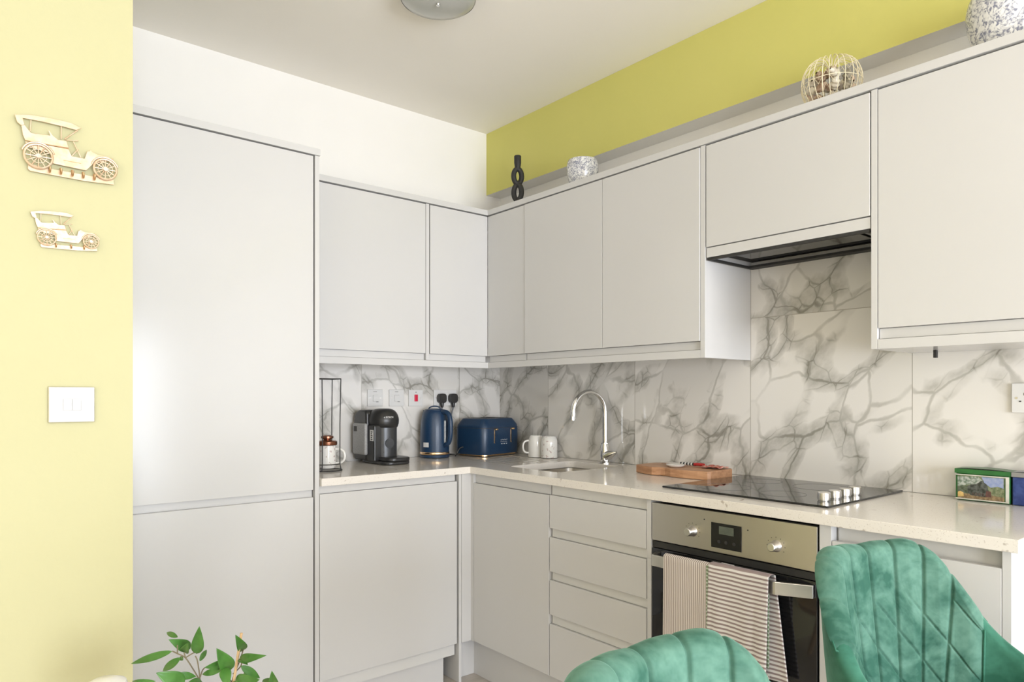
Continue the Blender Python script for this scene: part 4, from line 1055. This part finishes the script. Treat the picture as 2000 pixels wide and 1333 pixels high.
towel(-1.732, -1.902, 0.300, 0.33, -0.7065, -0.6815, 0.7385, M_TOW1, 'tea towel with fine vertical stripes, at the left end of the oven handle', seed=1)
towel(-1.908, -2.106, 0.470, 0.44, -0.7135, -0.6760, 0.7430, M_TOW2, 'tea towel with horizontal stripes at the right on the oven handle', skew=0.006, seed=2, spread=-0.030)
o = towel(-1.896, -2.088, 0.440, 0.47, -0.7085, -0.6785, 0.7360, M_TOW3, 'green striped tea towel tucked behind the horizontally striped one', seed=5, wave=0.001)
fg = MB(); rr = random.Random(8)
for i in range(26):
    y = -2.055 - i * 0.0021; z = 0.470 - rr.uniform(0, 0.02)
    fg.tube([(-0.7120 + rr.uniform(-0.002, 0.002), y, z), (-0.7130 + rr.uniform(-0.003, 0.003), y + rr.uniform(-0.004, 0.004), z - 0.045)], 0.0008, 4)
fo = fg.build('fringe', M_CERAM, None); fo.parent = o; 

# ------------------------------------------------------------ velvet chairs
M_VEL = velvet('green_velvet', (0.030, 0.100, 0.072), (0.110, 0.228, 0.178))
M_VELD = velvet('green_velvet_outer', (0.025, 0.105, 0.070), (0.055, 0.185, 0.130))
def sm(a, b_, x):
    k = max(0, min(1, (x - a) / (b_ - a))); return k * k * (3 - 2 * k)
def chair(loc, rz, label):
    t = thing('velvet_chair', label, 'chair', loc, rz, 'green velvet dining chairs')
    KN = [0, 18, 36, 50, 64, 80, 100, 125]
    ZK = [0.9140, 0.9240, 0.9230, 0.850, 0.7630, 0.7250, 0.6850, 0.6462]
    def top(phi):
        # smoothed piecewise rim height
        def raw(a):
            a = min(abs(a), 124.9)
            for i in range(7):
                if a <= KN[i + 1]:
                    k = (a - KN[i]) / (KN[i + 1] - KN[i]); return ZK[i] * (1 - k) + ZK[i + 1] * k
            return ZK[-1]
        return sum(raw(phi + d) for d in (-9, -6, -3, 0, 3, 6, 9)) / 7
    RX, RY, LEAN, FL = 0.2429, 0.1882, 0.0588, -0.0624
    def surf(phi, z, off):
        """phi in degrees; off > 0 outward"""
        p = R(phi); hg = (z - 0.45) / 0.5
        x = (RX + FL * (1 - hg) + off) * math.sin(p); y = (RY + off) * math.cos(p) + LEAN * hg * max(math.cos(p), 0)
        return (x, y, z)
    T = 0.017
    SE = 63.0
    lines = (-50, -34, -17, 0, 17, 33, 48)
    def cushion(u, v):
        phi = (2 * u - 1) * SE; s_ = 2 * u - 1
        zt = top(phi); vw = 0.88
        eu = max(1 - abs(s_) ** 20, 0) ** 0.5
        z = 0.47 + min(v / vw, 1) * (zt - 0.47)
        g = 0.0
        for a in lines:
            cc = a * (0.84 + 0.16 * sm(0.5, 0.93, z))
            g = max(g, math.exp(-((phi - cc) / 0.85) ** 2))
        dm = 1 - sm(0.80, 0.85, z)
        for c_ in range(-6, 4):
            g = max(g, 0.85 * math.exp(-((z + 0.0042 * phi - 0.9346 - 0.10 * c_) / 0.0026) ** 2) * dm)
        k = [abs(phi - a) for a in lines]; pil = min(1.0, min(k) / 8.0)
        dep = (0.0065 * g - 0.0035 * pil) * eu
        rr0 = T * (1 - eu) * 0.5 + eu * (T + 0.010)
        if v <= vw: return surf(phi, z, -rr0 + dep + T * 0.35 * (1 - eu))
        a = R(150) * (v - vw) / (1 - vw); rad_ = rr0 - dep * math.cos(a / 2)
        x, y, _ = surf(phi, zt, -rad_ * math.cos(a)); return (x, y, zt + (rad_ - 0.003) * math.sin(a))
    mb = MB(); mb.grid(cushion, 260, 170)
    mb.build('backrest', M_VEL, t, smooth='all')
    def shellf(u, w):
        phi = (2 * u - 1) * 124.0; zt = top(phi); en = (max(1 - abs(2 * u - 1) ** 30, 0)) ** 0.5
        tt = T * en
        if w < 0.45: z = 0.42 + (w / 0.45) * (zt - 0.42); return surf(phi, z, -tt)
        if w > 0.55: z = 0.36 + ((1 - w) / 0.45) * (zt - 0.36); return surf(phi, z, tt + 0.010 * math.sin(math.pi * min(1, (1 - w) / 0.45)))
        a = math.pi * (w - 0.45) / 0.10
        x, y, z = surf(phi, zt, -tt * math.cos(a)); return (x, y, z + tt * math.sin(a))
    sh = MB(); sh.grid(shellf, 120, 70)
    sh.build('shell', M_VELD, t, smooth='all')
    pb = []
    for i in range(81):
        phi = (2 * i / 80 - 1) * SE; x, y, z = surf(phi, top(phi), T * 0.98); pb.append((x, y, z + T * 0.60))
    pp = [surf(-SE, 0.47 + k * (top(SE) - 0.47) / 12, -T - 0.001) for k in range(12)] + [surf(-SE, top(SE), -T)] + pb + [surf(SE, top(SE), -T)] + [surf(SE, 0.47 + k * (top(SE) - 0.47) / 12, -T - 0.001) for k in range(11, -1, -1)]
    MB().tube(pp, 0.0022, 6).build('piping', M_VELD, t, smooth='all')
    st_ = MB()
    lv_ = [(0.150, 0.165, 0.08, 0.385), (0.172, 0.185, 0.09, 0.40), (0.176, 0.19, 0.09, 0.45), (0.16, 0.175, 0.09, 0.475), (0.08, 0.09, 0.07, 0.487)]
    rg_ = [sq(0, -0.02, a, b_, r_, z, 6) for a, b_, r_, z in lv_]; n_ = len(rg_[0])
    for r_ in rg_: st_.v += r_
    for j in range(len(rg_) - 1):
        for i in range(n_):
            i2 = (i + 1) % n_; st_.f.append((j * n_ + i, j * n_ + i2, (j + 1) * n_ + i2, (j + 1) * n_ + i)); st_.mi.append(0)
    st_.f.append(tuple(range(n_))); st_.mi.append(0); st_.f.append(tuple((len(rg_) - 1) * n_ + i for i in range(n_))); st_.mi.append(0)
    st_.build('seat', M_VEL, t, smooth=50)
    for sx, sy in ((-1, -1), (1, -1), (1, 1), (-1, 1)):
        MB().tube([(sx * 0.15, -0.02 + sy * 0.14, 0.385), (sx * 0.23, -0.02 + sy * 0.22, FZ + 0.0005)], [0.014, 0.009], 10).build('leg', M_MATBLACK, t, smooth=True)
    return t
chair((-1.0766, -2.7152, 0), -0.2987, 'green velvet chair with diamond stitching at the end of the worktop')
chair((-1.8547, -2.8164, 0), -0.0342, 'green velvet chair in front of the drawers, only its rounded top in view')

# ------------------------------------------------------------ plant
t = thing('potted_plant', 'leafy green potted ficus with a cane, in front of the yellow wall', 'plant', (-2.075, -1.63, 0.42))
M_LEAF = mat('leaf_green', (0.045, 0.150, 0.022), rough=0.32, noise=(30, (0.075, 0.215, 0.040)))
M_STEM = mat('stem_brown', (0.16, 0.13, 0.08), rough=0.6, noise=(30, (0.2, 0.17, 0.1)))
M_CANE = wood('cane', (0.62, 0.40, 0.20), (0.74, 0.52, 0.30), scale=(40, 40, 6))
leaves = [((-2.146,-1.572,.722),(-2.207,-1.484,.684),.0075),((-2.141,-1.616,.72),(-2.162,-1.562,.681),.0075),((-2.106,-1.606,.717),(-2.115,-1.655,.789),.0115),((-2.093,-1.577,.689),(-2.073,-1.556,.703),.005),
((-2.103,-1.544,.71),(-2.151,-1.562,.745),.0117),((-2.124,-1.526,.734),(-2.135,-1.478,.734),.0052),((-2.116,-1.545,.704),(-2.122,-1.598,.741),.0093),((-2.068,-1.703,.703),(-2.103,-1.728,.762),.0135),
((-2.075,-1.671,.706),(-2.116,-1.692,.716),.008),((-2.08,-1.692,.704),(-2.104,-1.636,.682),.0062),((-2.084,-1.715,.715),(-2.092,-1.762,.69),.0103),((-2.024,-1.648,.717),(-2.052,-1.682,.765),.0096),
((-2.041,-1.673,.709),(-2.013,-1.752,.733),.009),((-2.035,-1.665,.708),(-2.039,-1.718,.71),.0081),((-2.052,-1.716,.711),(-2.012,-1.712,.674),.0076),((-2.077,-1.76,.697),(-2.055,-1.831,.72),.0146),
((-1.984,-1.708,.647),(-2.001,-1.749,.698),.011),((-2.151,-1.686,.693),(-2.204,-1.694,.729),.0147),((-2.153,-1.631,.692),(-2.114,-1.628,.678),.0071),((-2.197,-1.66,.7),(-2.227,-1.6,.689),.004),
((-1.985,-1.693,.661),(-1.985,-1.655,.639),.0056),((-2.029,-1.709,.69),(-2.031,-1.67,.674),.0041),((-2.129,-1.587,.703),(-2.126,-1.552,.699),.0042),
((-2.10,-1.62,.66),(-2.16,-1.66,.665),.013),((-2.06,-1.66,.65),(-2.02,-1.71,.655),.013),((-2.12,-1.60,.64),(-2.19,-1.61,.65),.013),((-2.07,-1.68,.64),(-2.10,-1.75,.66),.014)]
rr = random.Random(4)
for i, (b0, t0, hw) in enumerate(leaves):
    b0 = Vector(b0); t0 = Vector(t0); ax = (t0 - b0); L_ = ax.length; ax.normalize()
    tocam = Vector((-2.5227, -3.1448, 1.26)) - b0; tocam = Vector((-0.3, -0.95, 0.35)).normalized()
    side = ax.cross(tocam).normalized(); nrm = side.cross(ax).normalized()
    droop = rr.uniform(0.04, 0.12) * L_; fold = rr.uniform(0.15, 0.45)
    def lf(u, v, b0=b0, ax=ax, side=side, nrm=nrm, L_=L_, hw=hw, droop=droop, fold=fold):
        w_ = hw * 1.25 * (math.sin(math.pi * v ** 0.85) ** 0.8) * (1 - 0.35 * v) if 0 < v < 1 else 0.0001
        s_ = 2 * u - 1
        return b0 + ax * (L_ * v) + side * (w_ * s_) + nrm * (droop * math.sin(math.pi * v) + fold * w_ * abs(s_))
    MB().grid(lf, 6, 16).build('leaf', M_LEAF, t, smooth='all', solid=0.0004)
ss = [[(-2.101,-1.61,.60),(-2.101,-1.61,.656),(-2.105,-1.606,.699),(-2.109,-1.603,.712)],[(-2.101,-1.61,.659),(-2.112,-1.601,.683),(-2.125,-1.59,.708),(-2.138,-1.58,.717),(-2.146,-1.572,.722)],
[(-2.125,-1.59,.708),(-2.111,-1.602,.719),(-2.106,-1.606,.717)],[(-2.125,-1.59,.708),(-2.127,-1.588,.719)],[(-2.138,-1.58,.717),(-2.138,-1.58,.735)],[(-2.101,-1.61,.667),(-2.094,-1.616,.687),(-2.08,-1.66,.70)],
[(-2.062,-1.642,.60),(-2.048,-1.654,.665),(-2.038,-1.663,.699),(-2.027,-1.655,.720)],[(-2.05,-1.653,.656),(-2.065,-1.64,.685)],[(-2.048,-1.654,.674),(-2.035,-1.665,.691),(-2.04,-1.68,.71)],
[(-2.075,-1.63,.50),(-2.101,-1.61,.60)],[(-2.075,-1.63,.50),(-2.062,-1.642,.60)],[(-2.075,-1.63,.42),(-2.075,-1.63,.50)],[(-2.06,-1.65,.61),(-2.0,-1.70,.64),(-1.984,-1.708,.647)]]
for s_ in ss: MB().tube(smoothpath(s_, 4), 0.0013, 6).build('stem', M_STEM, t, smooth=True)
MB().tube([(-2.080, -1.650, 0.44), (-2.034, -1.665, 0.760)], 0.0030, 8).build('cane', M_CANE, t, smooth=True)
pc = Vector((-2.075, -1.63, 0.246))
MB().lathe([(0.0001, 0.0), (0.06, 0.0), (0.085, 0.15), (0.09, 0.155), (0.084, 0.155), (0.08, 0.145), (0.0001, 0.14)], pc).build('pot', M_CERAM, t, smooth=True)
t = thing('side_table', 'small round table below the frame carrying the plant', 'table', (-2.14, -1.62, FZ))
MB().lathe([(0.0001, 0.222), (0.22, 0.222), (0.222, 0.229), (0.22, 0.2455), (0.0001, 0.2455)], (-2.14, -1.62, 0)).build('table_top', M_CANE, t, smooth=40)
for i in range(3):
    a = R(90 + i * 120)
    MB().tube([(-2.14 + 0.12 * math.cos(a), -1.62 + 0.12 * math.sin(a), 0.2215), (-2.14 + 0.19 * math.cos(a), -1.62 + 0.19 * math.sin(a), FZ + 0.0005)], 0.012, 10).build('leg', M_CANE, t, smooth=True)
t = thing('white_vase', 'pale rounded vase top at the foot of the yellow wall', 'vase', (-2.276, -1.62, 0.246))
MB().lathe([(0.0001, 0.0), (0.030, 0.0), (0.034, 0.02), (0.020, 0.20), (0.024, 0.36), (0.034, 0.42), (0.040, 0.444), (0.035, 0.460), (0.020, 0.467), (0.0001, 0.468)], (-2.276, -1.62, 0.2460)).build('vase_body', M_CERAM, t, smooth=True)
